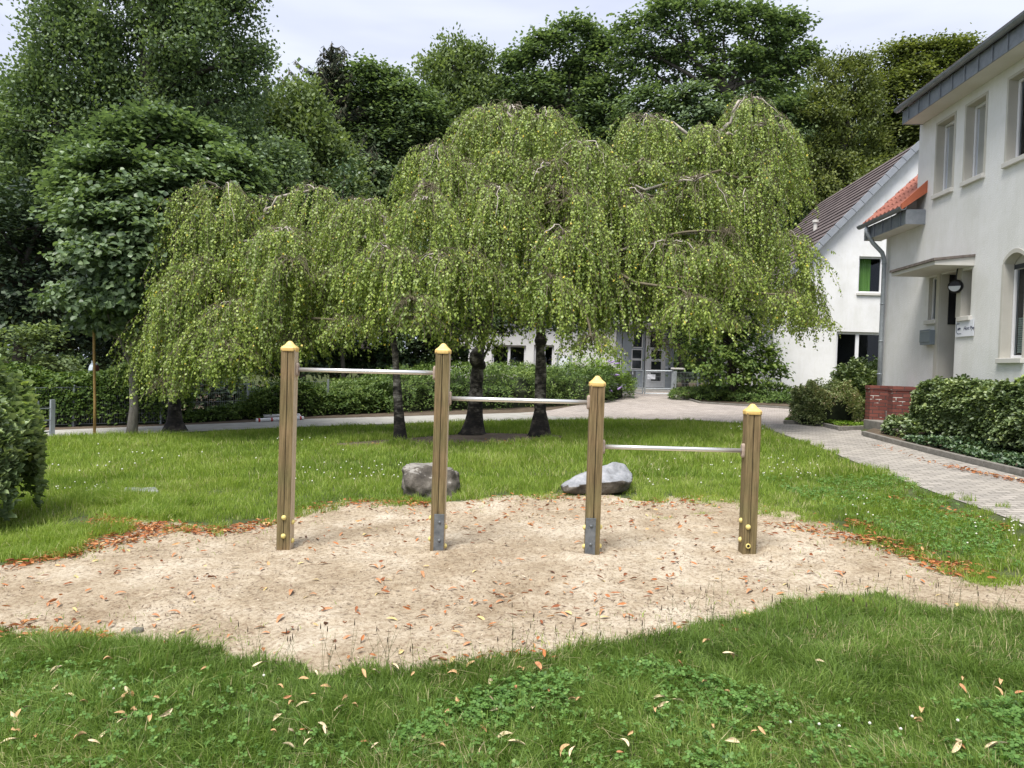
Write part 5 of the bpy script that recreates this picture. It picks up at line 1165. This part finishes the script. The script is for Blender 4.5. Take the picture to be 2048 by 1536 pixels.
# dark understorey behind the fence
US = 'laurel shrubs behind the fence'
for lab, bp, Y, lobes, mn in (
    ('low dark shrub added for the shade behind the open stretch of wire fence', 420, 20.5, [(400, 790, 60, 34), (460, 795, 50, 30), (350, 780, 50, 40)], 'dark_leaf'),  # dark shrub added in place of the tree shade in this gap
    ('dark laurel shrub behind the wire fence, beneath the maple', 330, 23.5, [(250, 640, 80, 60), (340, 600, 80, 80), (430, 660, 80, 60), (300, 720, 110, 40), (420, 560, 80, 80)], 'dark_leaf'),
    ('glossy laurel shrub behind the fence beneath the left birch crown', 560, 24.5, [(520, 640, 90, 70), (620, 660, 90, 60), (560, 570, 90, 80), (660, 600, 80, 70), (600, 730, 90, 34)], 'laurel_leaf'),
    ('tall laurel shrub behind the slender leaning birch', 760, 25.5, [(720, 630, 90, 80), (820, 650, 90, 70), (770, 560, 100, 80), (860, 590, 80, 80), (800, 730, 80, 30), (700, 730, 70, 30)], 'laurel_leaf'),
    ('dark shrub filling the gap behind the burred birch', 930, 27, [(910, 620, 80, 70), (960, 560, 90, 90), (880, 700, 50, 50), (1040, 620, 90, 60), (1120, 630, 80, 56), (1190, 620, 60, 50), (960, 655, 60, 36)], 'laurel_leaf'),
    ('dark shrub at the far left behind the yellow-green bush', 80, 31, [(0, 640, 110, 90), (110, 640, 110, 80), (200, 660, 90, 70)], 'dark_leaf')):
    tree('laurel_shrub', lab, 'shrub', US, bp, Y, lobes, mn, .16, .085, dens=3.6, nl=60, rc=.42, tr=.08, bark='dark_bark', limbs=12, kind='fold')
tree('elder_bush', 'yellow-green leafy bush at the far left above the ivy', 'shrub', None, 60, 19.5, [(40, 700, 60, 44), (95, 690, 40, 36), (0, 730, 60, 40), (110, 735, 50, 24)], 'hornbeam_leaf', .10, .075, dens=3.5, nl=40, rc=.3, tr=.05, kind='fold')
tree('ivy_clad_tree', 'ivy-clad tree between the gate and the white house', 'tree', None, 1470, 24.5,
     [(1440, 600, 60, 55), (1500, 620, 50, 60), (1400, 560, 60, 60), (1440, 680, 56, 50), (1500, 690, 46, 50), (1535, 735, 34, 40), (1450, 740, 50, 36), (1400, 660, 40, 60), (1510, 750, 44, 30), (1470, 530, 70, 50), (1385, 720, 22, 60)], 'cotoneaster_leaf', .11, .09, dens=4.0, nl=52, rc=.34, tr=.2, kind='fold', bark='dark_bark')
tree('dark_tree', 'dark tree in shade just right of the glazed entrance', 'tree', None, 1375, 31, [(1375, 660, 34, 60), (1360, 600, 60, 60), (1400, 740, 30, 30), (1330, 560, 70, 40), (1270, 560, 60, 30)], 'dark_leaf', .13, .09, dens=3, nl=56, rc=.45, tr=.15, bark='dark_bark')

# far woodland seen as one mass
Cw = []
for px in range(-500, 2500, 36):
    Y = rng.uniform(58, 66); topy = 225+45*math.sin(px*.011)+rng.uniform(-35, 45)
    for py in range(int(topy), 800, 26): Cw.append(at(px+rng.uniform(-18, 18), py+rng.uniform(-14, 14), Y+rng.uniform(-2.5, 2.5)))
Cw = np.array(Cw); V, q, t = clump_leaves(Cw, 2.1, 150, .42, .34, Cw+np.array([0, 3, -1]), flat=.8, upw=.15)
tag(np_mesh('woodland', V, q, M['oak_leaf'], t), 'dense green woodland behind the houses and garden trees', 'woodland', kind='stuff')

# hedges and ground cover
def gl(*pp): return [gp(*p)[:2] for p in pp]
def shift(L_, dx, dy): return [np.array(p)+np.array([dx, dy]) for p in L_]
ivy = shift(gl((-120, 860), (60, 856), (200, 852), (330, 848)), -.05, .55)
hedge('ivy_hedge', 'dense clipped ivy hedge growing through the wire fence at the far left', 'hedge', None, ivy, 1.25, lambda t: 1.25+.12*math.sin(t*9), 'cotoneaster_leaf', .075, .06, 900, lump=.10)
hedge('ivy_hedge', 'lower ivy hedge growing over the wire fence left of the slender birch', 'hedge', None, shift(gl((490, 839), (590, 833), (680, 829), (740, 826)), .1, .45), 1.1, lambda t: .72+.18*math.sin(t*7), 'cotoneaster_leaf', .075, .055, 950, lump=.2)
hedge('ivy_strip', 'knee-high ivy strip at the foot of the open stretch of wire fence', 'hedge', None, shift(gl((345, 847), (420, 843), (500, 838)), .05, .25), .6, lambda t: .25+.1*t, 'cotoneaster_leaf', .07, .055, 1000, lump=.3)
bank = gl((700, 822), (860, 816), (1000, 812), (1110, 806), (1185, 795))
hedge('cotoneaster_bank', 'broad low cotoneaster bank with arching sprays behind the birch trunks', 'hedge', None, shift(bank, 0, .35), 3.2, lambda t: .95+.22*math.sin(t*3.0), 'cotoneaster_leaf', .085, .035, 800, lump=.28, kind='diamond')
hedge('cotoneaster_ground_cover', 'low creeping cotoneaster right of the gate in front of the white house', 'ground cover', None, shift(gl((1400, 800), (1480, 803), (1590, 808)), .2, .75), 2.6, lambda t: .42+.08*math.sin(t*12), 'cotoneaster_leaf', .085, .04, 700, lump=.35, kind='diamond')
# butterfly bush
tree('butterfly_bush', 'loose yellow-green butterfly bush with purple flower spikes beside the gate', 'shrub', None, 1190, 25.5, [(1170, 735, 36, 20), (1205, 745, 34, 26), (1225, 765, 24, 24), (1150, 750, 26, 18)], 'bright_leaf', .12, .035, dens=6, nl=34, rc=.3, tr=.03, upright=1.5)
bb = bpy.data.objects['butterfly_bush']; mb = MB()
for i in range(16):
    c = at(rng.uniform(1214, 1240), rng.uniform(725, 785), 25.2+rng.uniform(-.3, .3)); d = norm(np.array([rng.uniform(.2, 1), 0, rng.uniform(-.6, .7)])); mb = MB(); mb.tube([c, c+d*.09, c+d*.18], [.03, .034, .008], 6); mb.build('flower_spike', M['flower_purple'], bb)
# shrubs by the steps
def ball(label, c_px, r, h, mn, ln, wd, dens, cat='shrub', grp=None, sx=1., kind='fold'):
    c = gp(*c_px); return hedge('shrub', label, cat, grp, [c[:2]-DV[:2]*r*.3*sx, c[:2]+DV[:2]*r*.3*sx], r*2, lambda t: h, mn, ln, wd, dens, lump=.3, kind=kind)
ball('rounded dull olive shrub with pinkish tips on the near corner of the far bed', (1650, 848), .72, 1.0, 'olive_leaf', .045, .03, 2600)
ball('rounded glossy dark green shrub against the far brick wall', (1738, 836), .85, 1.45, 'hedge_leaf', .07, .055, 1500)
ball('dark rounded shrub behind, under the window of the white house', (1770, 820), .8, 1.3, 'laurel_leaf', .07, .055, 1300)
hedge('ground_cover', 'bright green creeping plants along the kerb of the far bed', 'ground cover', None, shift(gl((1580, 845), (1640, 847), (1690, 857), (1722, 855)), .12, .2), .4, lambda t: .09, 'bright_leaf', .04, .03, 2600, lump=.3, core=False, kindtag='stuff')
# big clipped hedge in front of the grey house
hp = [F_.p(u, .50, 0)[:2] for u in (7.0, 8.6, 10.2, 11.8, 13.65)]
hedge('hedge', 'big clipped hedge with glossy leaves in front of the grey house', 'hedge', None, hp, .98, lambda t: 1.08+.03*math.sin(t*14), 'hedge_leaf', .064, .050, 2300, lump=.2, bottom=.2, z0=.0, stems=46)
hedge('bed_plants', 'tangled ivy and seedlings covering the bed below the clipped hedge', 'ground cover', None, [F_.p(u, 1.1, 0)[:2] for u in (6.5, 8.5, 10.5, 12.9)], .62, lambda t: .13+.04*math.sin(t*17), 'laurel_leaf', .055, .04, 1300, lump=.5, core=False, kindtag='stuff', z0=.04)
hedge('bed_plants', 'leafy weeds at the foot of the near brick wall', 'ground cover', None, [F_.p(u, .95, 0)[:2] for u in (13.3, 13.7, 14.1)], .6, lambda t: .34, 'hedge_leaf', .08, .055, 900, lump=.5, core=False, kindtag='stuff', z0=.04)
# bush at the near left
lb = gp(20, 1060); q = lb[:2]
hedge('hawthorn_bush', 'large clipped bush with pale toothed leaves at the left edge of the picture', 'hedge', None, [q+np.array([-1.9, -.3]), q+np.array([-1.0, 0]), q+np.array([-.5, .1])], 1.5, lambda t: 1.46-.04*t, 'hawthorn_leaf', .075, .068, 2200, lump=.30, bottom=.1, stems=8)

# ------------------------------------------------------------------ grass
def grass(name, label, P, dens, hmin, hmax, wd, mname, seed, lean=.5, edge=.06, patch=1.5, tuft=None, keep=None, kind='stuff', excl=()):
    P = np.array(P); x0, y0 = P.min(0); x1, y1 = P.max(0); n = int((x1-x0)*(y1-y0)*dens)
    X = rng.uniform(x0, x1, n); Y = rng.uniform(y0, y1, n)
    jx = (vn(X*6, Y*6, seed)-.5)*edge*4+(vn(X*1.7, Y*1.7, seed+2)-.5)*edge*4; jy = (vn(X*6+50, Y*6, seed+1)-.5)*edge*4+(vn(X*1.7+9, Y*1.7, seed+3)-.5)*edge*3
    k = inpoly(X+jx, Y+jy, P)
    for E_ in excl: k &= ~inpoly(X+jx*.5, Y+jy*.5, E_)
    # keep inside view with margin
    v = np.stack([X, Y, gz(X, Y)], 1)-CP; d = v@CF; k &= (d > .3) & (np.abs(v@CR) < d*.86+.6)
    if keep is not None: k &= keep(X, Y)
    X, Y = X[k], Y[k]; n = len(X)
    t = fbm(X*patch, Y*patch, seed); t2 = vn(X*9, Y*9, seed+2)
    h = (hmin+(hmax-hmin)*np.clip(t*1.1+.5*(t2-.5), 0, 1)**1.2)*(.45+.75*rng.random(n))
    a = 2*np.pi*vn(X*2.2, Y*2.2, seed+4)*2+rng.normal(size=n)*1.3; ln_ = h*lean*np.abs(rng.normal(size=n)+.4); D = np.stack([np.cos(a), np.sin(a), np.zeros(n)], 1)
    B = np.stack([X, Y, gz(X, Y)-.004], 1); th = rng.uniform(0, np.pi, n); S = np.stack([np.cos(th), np.sin(th), np.zeros(n)], 1)*(wd*(.6+.8*rng.random(n)))[:, None]*.5
    m1 = B+D*(ln_*.22)[:, None]+ZV*(h*.55)[:, None]; tp = B+D*ln_[:, None]+ZV*(h*np.where(ln_ > h*.8, .72, 1.))[:, None]
    V = np.stack([B-S, B+S, m1+S*.8, m1-S*.8, tp], 1).reshape(-1, 3); b = (np.arange(n)*5)[:, None]
    q = b+np.array([[0, 1, 2, 3]]); tr = b+np.array([[3, 2, 4]])
    tint = np.clip(.42+.55*(fbm(X*.8, Y*.8, seed+3)-.5)+.25*(t2-.5)+rng.normal(size=n)*.17, 0, .93); dry = rng.random(n) < .03+.09*(vn(X*1.3, Y*1.3, seed+1) > .62); tint[dry] = 1
    o = np_mesh(name, V, q, M[mname], np.concatenate([tint, tint]), tris=tr)
    return tag(o, label, 'grass', None, 'stuff') if label else o
LAWN = [(-700, 890), (95, 876), (350, 869), (600, 858), (900, 847), (1200, 841), (1400, 843), (1480, 850), (1530, 859), (1640, 898), (1750, 943), (1870, 988), (1970, 1023), (2048, 1051), (2600, 1225), (2700, 1160), (2300, 1152), (2048, 1156), (1960, 1166), (1920, 1148),
        (1850, 1122), (1760, 1086), (1700, 1062), (1640, 1032), (1560, 1014), (1500, 1002), (1420, 988), (1350, 990), (1300, 1002), (1260, 998), (1200, 984), (1100, 986), (1000, 990), (920, 1002), (800, 1000), (700, 1000), (640, 1008), (560, 1034), (450, 1055), (330, 1040), (205, 1030), (190, 1062), (150, 1102), (0, 1134), (-700, 1190)]
lawnP = gpoly([(x, y+(5 if 980 < y < 1120 else 0)) for x, y in LAWN]); soilP = gpoly(SOILP)
far = lambda X, Y: Y > 9.5
near = lambda X, Y: Y <= 9.7
rk = [gpoly([(803, 1000), (800, 985), (830, 975), (915, 975), (922, 1000)]), gpoly([(1121, 990), (1130, 972), (1180, 965), (1262, 968), (1262, 992)])]
grass('grass', 'bright lawn grass under and beyond the birches', lawnP, 1700, .05, .15, .0085, 'lawn', 0, keep=far, excl=[soilP])
grass('grass', 'ragged grass with bare patches on the near side of the lawn, next to the sand', lawnP, 4200, .03, .11, .0055, 'lawn', 1, keep=near, edge=.17, excl=rk, patch=1.9)
FG = [(-900, 1225), (0, 1268), (200, 1292), (350, 1303), (500, 1328), (640, 1350), (800, 1350), (1000, 1333), (1200, 1302), (1370, 1290), (1500, 1255), (1650, 1212), (1750, 1203), (1900, 1235), (2048, 1238), (2900, 1262), (2900, 1800), (-900, 1800)]
fgP = gpoly([(x, y-(10 if y < 1500 else 0)) for x, y in FG])
grass('grass', 'deep green foreground grass strewn with dry leaves', fgP, 17000, .035, .125, .0046, 'grass', 2, lean=.85, edge=.032, patch=3)
grass('grass', 'thin grass creeping from the lawn into the sand', sandP, 3800, .02, .07, .005, 'lawn', 4, lean=1., edge=0,
      keep=lambda X, Y: rng.random(len(X)) < np.exp(-poly_dist(X, Y, sandP)/.16)*np.clip((fbm(X*2.2, Y*2.2, 2)-.36)*5, 0, 1)*(1.1-.7*(Y < 5)))
# tufts: long grass beside rocks, stone, along the sand edge, and scattered small patches in the sand
def tuftpoly(c, r): return [(c[0]+r*math.cos(a)*rng.uniform(.7, 1.2), c[1]+r*.6*math.sin(a)*rng.uniform(.7, 1.2)) for a in np.linspace(0, 6.28, 12)[:-1]]
TF = [((230, 1005), .55, .20), ((330, 1010), .5, .2), ((290, 1030), .45, .14), ((800, 998), .16, .12), ((850, 1004), .2, .1), ((925, 995), .14, .14), ((1270, 985), .14, .2), ((1285, 1000), .16, .13), ((1300, 1040), .2, .06), ((1410, 1005), .3, .06), ((1400, 1030), .12, .05),
      ((1560, 1025), .3, .07), ((1620, 1040), .2, .06), ((1985, 1165), .22, .11), ((1930, 1150), .2, .1), ((800, 893), .25, .25), ((1090, 885), .25, .2), ((180, 1290), .15, .1), ((1700, 1215), .3, .12), ((1560, 1245), .25, .1), ((60, 1100), .6, .14), ((150, 1070), .5, .14), ((1420, 1270), .1, .06), ((1010, 1335), .1, .08)]
parts = [tuftpoly(gp(*c), r) for c, r, h in TF]
allt = []
for (c, r, h), P in zip(TF, parts):
    o = grass('grass_tuft', None, P, 5200 if h < .1 else 6500, h*.35, h, .005, 'lawn', 3, lean=.9, edge=.03)
    allt.append(o)
me0 = allt[0]; bm = bmesh.new()
Vt, Qt, Tt, n0 = [], [], [], 0
for o in allt:
    me = o.data; co = np.empty(len(me.vertices)*3, 'f'); me.vertices.foreach_get('co', co); co = co.reshape(-1, 3)+np.array(o.location, 'f'); nb = len(co)//5
    Vt.append(co); b = (np.arange(nb)*5)[:, None]+n0; Qt.append((b+np.array([[0, 1, 2, 3]]), b+np.array([[3, 2, 4]]))); a = np.empty(nb*2, 'f'); me.attributes['tint'].data.foreach_get('value', a); Tt.append(a[:nb]); n0 += len(co)
    bpy.data.objects.remove(o)
tt = np.concatenate(Tt); o = np_mesh('grass_tufts', np.concatenate(Vt), np.concatenate([a for a, b in Qt]), M['lawn'], np.concatenate([tt, tt]), tris=np.concatenate([b for a, b in Qt]))
tag(o, 'longer tufts of grass by the stones, tree feet and sand edge', 'grass', kind='stuff')
# clover: three round leaflets on short stalks
def clover(P, n, seed):
    P = np.array(P); x0, y0 = P.min(0); x1, y1 = P.max(0); X = rng.uniform(x0, x1, n); Y = rng.uniform(y0, y1, n); k = inpoly(X, Y, P) & (fbm(X*1.6, Y*1.6, seed)+.12*rng.normal(size=n) > .50); X, Y = X[k], Y[k]; n = len(X)
    C = np.stack([X, Y, gz(X, Y)+rng.uniform(.035, .085, n)], 1); a0 = rng.uniform(0, 6.28, n); Nn = norm(ZV+rng.normal(size=(n, 3))*.35); out = []
    sz = rng.uniform(.010, .019, n)
    for k in range(3):
        a = a0+k*2.094; A = norm(np.stack([np.cos(a), np.sin(a), np.zeros(n)], 1)); A = norm(A-Nn*np.sum(A*Nn, 1, keepdims=True)); S = np.cross(Nn, A)
        l = sz[:, None]; V = np.stack([C, C+A*l*.55+S*l*.48, C+A*l*1.05+S*l*.3, C+A*l*1.0-Nn*l*.1, C+A*l*1.05-S*l*.3, C+A*l*.55-S*l*.48], 1)
        b = (np.arange(n)*6)[:, None]; q = np.concatenate([b+np.array([[0, 1, 2, 3]]), b+np.array([[0, 3, 4, 5]])], 1).reshape(-1, 4); out.append((V.reshape(-1, 3), q, np.repeat(np.clip(rng.normal(size=n)*.2+.5, 0, 1), 2)))
    return join(out)
cv = [clover(gpoly([(1000, 1380), (1300, 1340), (1500, 1400), (1800, 1430), (2100, 1420), (2100, 1700), (700, 1700), (800, 1480)]), 15000, 2), clover(gpoly([(0, 1330), (600, 1380), (1000, 1420), (900, 1650), (-300, 1650)]), 2200, 4),
      clover(gpoly([(1500, 960), (1800, 960), (2000, 1060), (2048, 1150), (1850, 1110), (1650, 1020)]), 9000, 1)]
V, q, t = join(cv); tag(np_mesh('clover', V, q, M['clover'], t), 'patches of clover leaves in the foreground grass', 'clover', kind='stuff')
# clover flowers
mb = MB()
FL = [(1579, 1478), (1637, 1482), (1677, 1486), (1914, 1474), (1800, 1492), (1823, 1466), (1738, 1480), (227, 1408), (527, 1380)]
for f in FL: c = gp(*f)+ZV*.075; mb.lathe(c-ZV*.008, [(.003, 0), (.006, .002), (.0065, .006), (.004, .009), (.001, .011)], 7)
def scat(px0, px1, py0, py1, n, r, zz):
    for _ in range(n): c = gp(rng.uniform(px0, px1), rng.uniform(py0, py1))+ZV*zz*rng.uniform(.7, 1.3); mb.lathe(c-ZV*r*.7, [(r*.4, 0), (r, r*.5), (r*.9, r*1.1), (r*.2, r*1.6)], 6)
scat(560, 860, 935, 975, 44, .010, .10); scat(1470, 1640, 925, 965, 40, .009, .09); scat(1680, 1760, 1000, 1050, 12, .008, .08); scat(1920, 2048, 1050, 1110, 18, .008, .08); scat(110, 220, 985, 1000, 18, .008, .10)
scat(1450, 1530, 850, 880, 26, .014, .08); scat(60, 300, 900, 960, 14, .012, .1); scat(1280, 1480, 930, 985, 16, .010, .09); scat(260, 700, 880, 930, 12, .012, .1)
tag(mb.build('clover_flowers', M['flower_white']), 'small white clover flowers dotted over the grass', 'flowers', kind='stuff')
# grass and plantain seed stalks at the near edge of the sand
mb = MB()
SK = [(rng.uniform(640, 860), rng.uniform(1335, 1352)) for _ in range(26)]+[(rng.uniform(980, 1330), rng.uniform(1298, 1330)) for _ in range(34)]+[(rng.uniform(1330, 1760), rng.uniform(1215, 1290)) for _ in range(46)]+[(rng.uniform(1700, 2060), rng.uniform(1225, 1245)) for _ in range(40)]+[(rng.uniform(480, 620), rng.uniform(1325, 1345)) for _ in range(14)]
for i, s in enumerate(SK):
    c = gp(*s); h = rng.uniform(.10, .26); d = np.array([rng.normal()*.04, rng.normal()*.03, 0]); p = [c, c+ZV*h*.5+d*.3, c+ZV*h+d]; mb.tube(p, [.0012, .0010, .0007], 3, cap=False, mi=0)
    if rng.random() < .45: mb.tube([p[2], p[2]+ZV*.008, p[2]+ZV*.028], [.0025, .0032, .0012], 5, mi=1)
    elif rng.random() < .5:
        for k in range(6): a = p[1]+(p[2]-p[1])*(k/5); mb.tube([a, a+np.array([rng.normal()*.008, rng.normal()*.008, .012])], [.0012, .0006], 3, mi=0)
tag(mb.build('seed_stalks', [M['stem'], M['seedhead']]), 'thin seed stalks standing along the near edge of the sand', 'seed stalks', kind='stuff')

# ------------------------------------------------------------------ debris and leaf litter
def ground_z(X, Y, sandy): return gz(X, Y)+(np.maximum(sand_z(X, Y), .006) if sandy else 0.)
def flat_bits(name, X, Y, ln, wd, matl, tint, zo, label, tilt=.25, kind='diamond'):
    n = len(X); P = np.stack([X, Y, zo], 1); a = rng.uniform(0, 6.28, n); A = norm(np.stack([np.cos(a), np.sin(a), rng.normal(size=n)*tilt*.5], 1)); Nn = norm(ZV+rng.normal(size=(n, 3))*tilt)
    V, q = leaf_faces(P, A, Nn, ln, wd, kind); o = np_mesh(name, V, q, matl, np.repeat(tint, 2) if kind == 'fold' else tint); return tag(o, label, name.replace('_', ' '), kind='stuff')
n = 60000; x0, y0 = sandP.min(0); x1, y1 = sandP.max(0); X = rng.uniform(x0, x1, n); Y = rng.uniform(y0, y1, n); k = inpoly(X, Y, sandP) & (rng.random(n) < np.clip(.15+1.6*(fbm(X*1.5, Y*1.5, 4)-.25), 0, 1)) & (np.abs(X) < Y*.86+.5)
X, Y = X[k], Y[k]; n = len(X)
flat_bits('plant_debris', X, Y, .014+.055*rng.random(n)**3, .003+.004*rng.random(n), M['debris'], rng.random(n)**2, ground_z(X, Y, True)+.003, 'tiny bits of bark and stalk scattered over the sand', .2)
LX, LY = [], []
def drift(pts, n, sp):
    g_ = [gp(*p)[:2] for p in pts]
    for _ in range(n):
        i = rng.integers(0, len(g_)-1); t = rng.random(); p = g_[i]*(1-t)+g_[i+1]*t+rng.normal(size=2)*sp; LX.append(p[0]); LY.append(p[1])
drift([(200, 1040), (260, 1060), (330, 1060), (450, 1068), (560, 1048)], 620, .10); drift([(190, 1062), (220, 1080), (150, 1108), (100, 1122), (0, 1140)], 320, .08); drift([(600, 1022), (700, 1012), (800, 1008), (860, 1012)], 240, .10)
drift([(230, 1050), (300, 1075), (210, 1095)], 260, .10); drift([(1560, 1055), (1700, 1080), (1780, 1090), (1830, 1120), (1900, 1140), (1920, 1150)], 420, .10); drift([(1700, 1045), (1740, 1060)], 80, .06)
drift([(1900, 935), (1990, 955), (2060, 970)], 160, .06); drift([(0, 1262), (120, 1272), (200, 1290)], 110, .07); drift([(960, 1005), (1100, 1000), (1290, 1010)], 90, .12); drift([(1280, 1020), (1420, 1000)], 60, .1); drift([(400, 1150), (420, 1190)], 12, .1)
drift([(1740, 890), (1860, 925), (1960, 950)], 60, .05); drift([(870, 1330), (1100, 1310)], 26, .06); drift([(620, 893), (1100, 885)], 120, .25); drift([(1780, 995), (1900, 1030), (2040, 1070)], 120, .08)
for _ in range(2600):
    x = rng.uniform(x0, x1); y = rng.uniform(y0, y1)
    if abs(x) < y*.8 and inpoly(np.array([x]), np.array([y]), sandP)[0] and float(fbm(np.array([x*1.1]), np.array([y*1.1]), 5)[0]) > rng.uniform(.3, .8): LX.append(x); LY.append(y)
LX = np.array(LX); LY = np.array(LY); n = len(LX); flat_bits('leaf_litter', LX, LY, .035+.04*rng.random(n), .012+.012*rng.random(n), M['litter'], np.clip(rng.normal(size=n)*.25+.5, 0, 1), gz(LX, LY)+.024+.012*rng.random(n), 'drifts of orange-brown litter along the edges of the sand and path', .45, 'fold')
# single dry leaves: six shapes, copied
def leaf_mesh(name, L_, W_, curl, fold, matl, twist=0.):
    nv = 9; V = []; 
    for i in range(nv):
        t = i/(nv-1); wv = W_*math.sin(math.pi*min(t*.96+.03, 1))**.75*(1-.25*t); z = curl*math.sin(math.pi*t)*L_+.25*curl*L_*t; y = (t-.5)*L_; tw = twist*(t-.5)
        for s in (-1, -.5, 0, .5, 1): x = s*wv/2+.10*L_*math.sin(2.2*t+W_*300); zz = z+abs(s)*wv*fold; V.append((x*math.cos(tw)-zz*math.sin(tw)*.2, y, max(0.0, zz+x*math.sin(tw))+.002))
    Q = [(i*5+j, i*5+j+1, (i+1)*5+j+1, (i+1)*5+j) for i in range(nv-1) for j in range(4)]
    me = bpy.data.meshes.new(name); me.from_pydata(V, [], Q); me.materials.append(matl); me.polygons.foreach_set('use_smooth', [True]*len(Q)); return me
VP = [leaf_mesh('leaf_a', .065, .022, .06, .30, M['pale_leaf'], 1.2), leaf_mesh('leaf_b', .050, .019, .12, .5, M['tan_leaf'], -1.4), leaf_mesh('leaf_c', .075, .024, .04, .45, M['pale_leaf'], .9), leaf_mesh('leaf_d', .045, .022, .08, .6, M['tan_leaf'], 1.8), leaf_mesh('leaf_i', .055, .020, .10, .35, M['tan_leaf'], -.8), leaf_mesh('leaf_j', .050, .020, .05, .3, M['orange_leaf'], 1.1)]
VO = [leaf_mesh('leaf_e', .060, .022, .10, .2, M['orange_leaf'], .3), leaf_mesh('leaf_f', .075, .024, .15, .25, M['orange_leaf'], -.4), leaf_mesh('leaf_g', .060, .024, .08, .15, M['yellow_leaf'], .3), leaf_mesh('leaf_h', .05, .018, .2, .3, M['orange_leaf'], .6)]
nleaf = 0
def drop(me, px, py, z, group, label, scale=1., tilt=.3):
    global nleaf
    p = gp(px, py); o = bpy.data.objects.new('fallen_leaf', me); COL.objects.link(o)
    zz = float(ground_z(np.array([p[0]]), np.array([p[1]]), True)[0]) if z < .02 else p[2]+z
    o.location = (p[0], p[1], zz+.002); o.rotation_euler = (rng.normal()*tilt, rng.normal()*tilt, rng.uniform(0, 6.28)); o.scale = (scale,)*3
    tag(o, label, 'leaf', group); nleaf += 1
LP, GP = 'dry pale curled leaf caught in the foreground grass', 'dry leaves in the foreground grass'
LO_, GO = 'dry orange-brown leaf lying singly on the open sand', 'dry leaves on the sand'
big = [(250, 1420, 1.5), (262, 1445, 1.1), (583, 1432, 1.1), (1075, 1355, 1.5), (905, 1370, 1.2), (215, 1340, 1), (1460, 1330, 1.1), (1412, 1303, 1), (1550, 1410, .8), (1925, 1400, 1.1), (1995, 1405, .9), (1840, 1445, 1.3), (1990, 1520, 1.3), (2040, 1410, 1), (70, 1500, 1.2), (160, 1500, 1.1), (20, 1510, 1.1), (1035, 1515, 1.2), (1010, 1500, 1.1),
       (1130, 1528, 1.2), (520, 1350, 1.2), (940, 1350, 1.1), (790, 1355, 1), (300, 1462, 1), (240, 1455, 1.1), (555, 1460, .9), (680, 1440, 1), (1920, 1520, 1.4), (1320, 1418, 1), (1100, 1405, 1), (650, 1395, 1), (690, 1420, .9)]
for px, py, s in big: drop(VP[rng.integers(0, 6)], px, py, .05, GP, LP, s*1.0)
for _ in range(88):
    py = 1536-210*rng.random()**1.2; px = rng.uniform(0, 2048)*(.72 if rng.random() < .5 else 1)
    drop(VP[rng.integers(0, 6)], px, max(py, 1360-40*(px > 1200)), .045+.02*rng.random(), GP, LP, rng.uniform(.6, 1.05), .5)
lo = [(240, 1195), (150, 1160), (60, 1160), (45, 1180), (380, 1190), (235, 1155), (580, 1190), (470, 1140), (95, 1215), (310, 1260), (390, 1260), (520, 1260), (560, 1245), (460, 1280), (770, 1187), (800, 1310), (905, 1183), (745, 1140), (1000, 1130), (1045, 1128), (1030, 1160), (905, 1335), (950, 1215), (1135, 1230), (1205, 1230), (1210, 1240), (1150, 1180), (1120, 1235),
      (1300, 1190), (1500, 1190), (1530, 1190), (1560, 1195), (1490, 1170), (1620, 1150), (1735, 1180), (1660, 1175), (1690, 1150), (1600, 1210), (120, 1245), (350, 1115), (300, 1120)]
for px, py in lo: drop(VO[rng.integers(0, 4)], px, py, 0, GO, LO_, rng.uniform(.95, 1.35), .15)
for _ in range(300-nleaf):
    for _t in range(50):
        px = rng.uniform(0, 2048); py = rng.uniform(1015, 1330); g_ = gp(px, py)
        if inpoly(np.array([g_[0]]), np.array([g_[1]]), sandP)[0] and not (560 < px < 1500 and 1095 < py < 1112): break
    drop(VO[rng.integers(0, 4)], px, py, 0, GO, LO_, rng.uniform(.6, 1.2), .2)
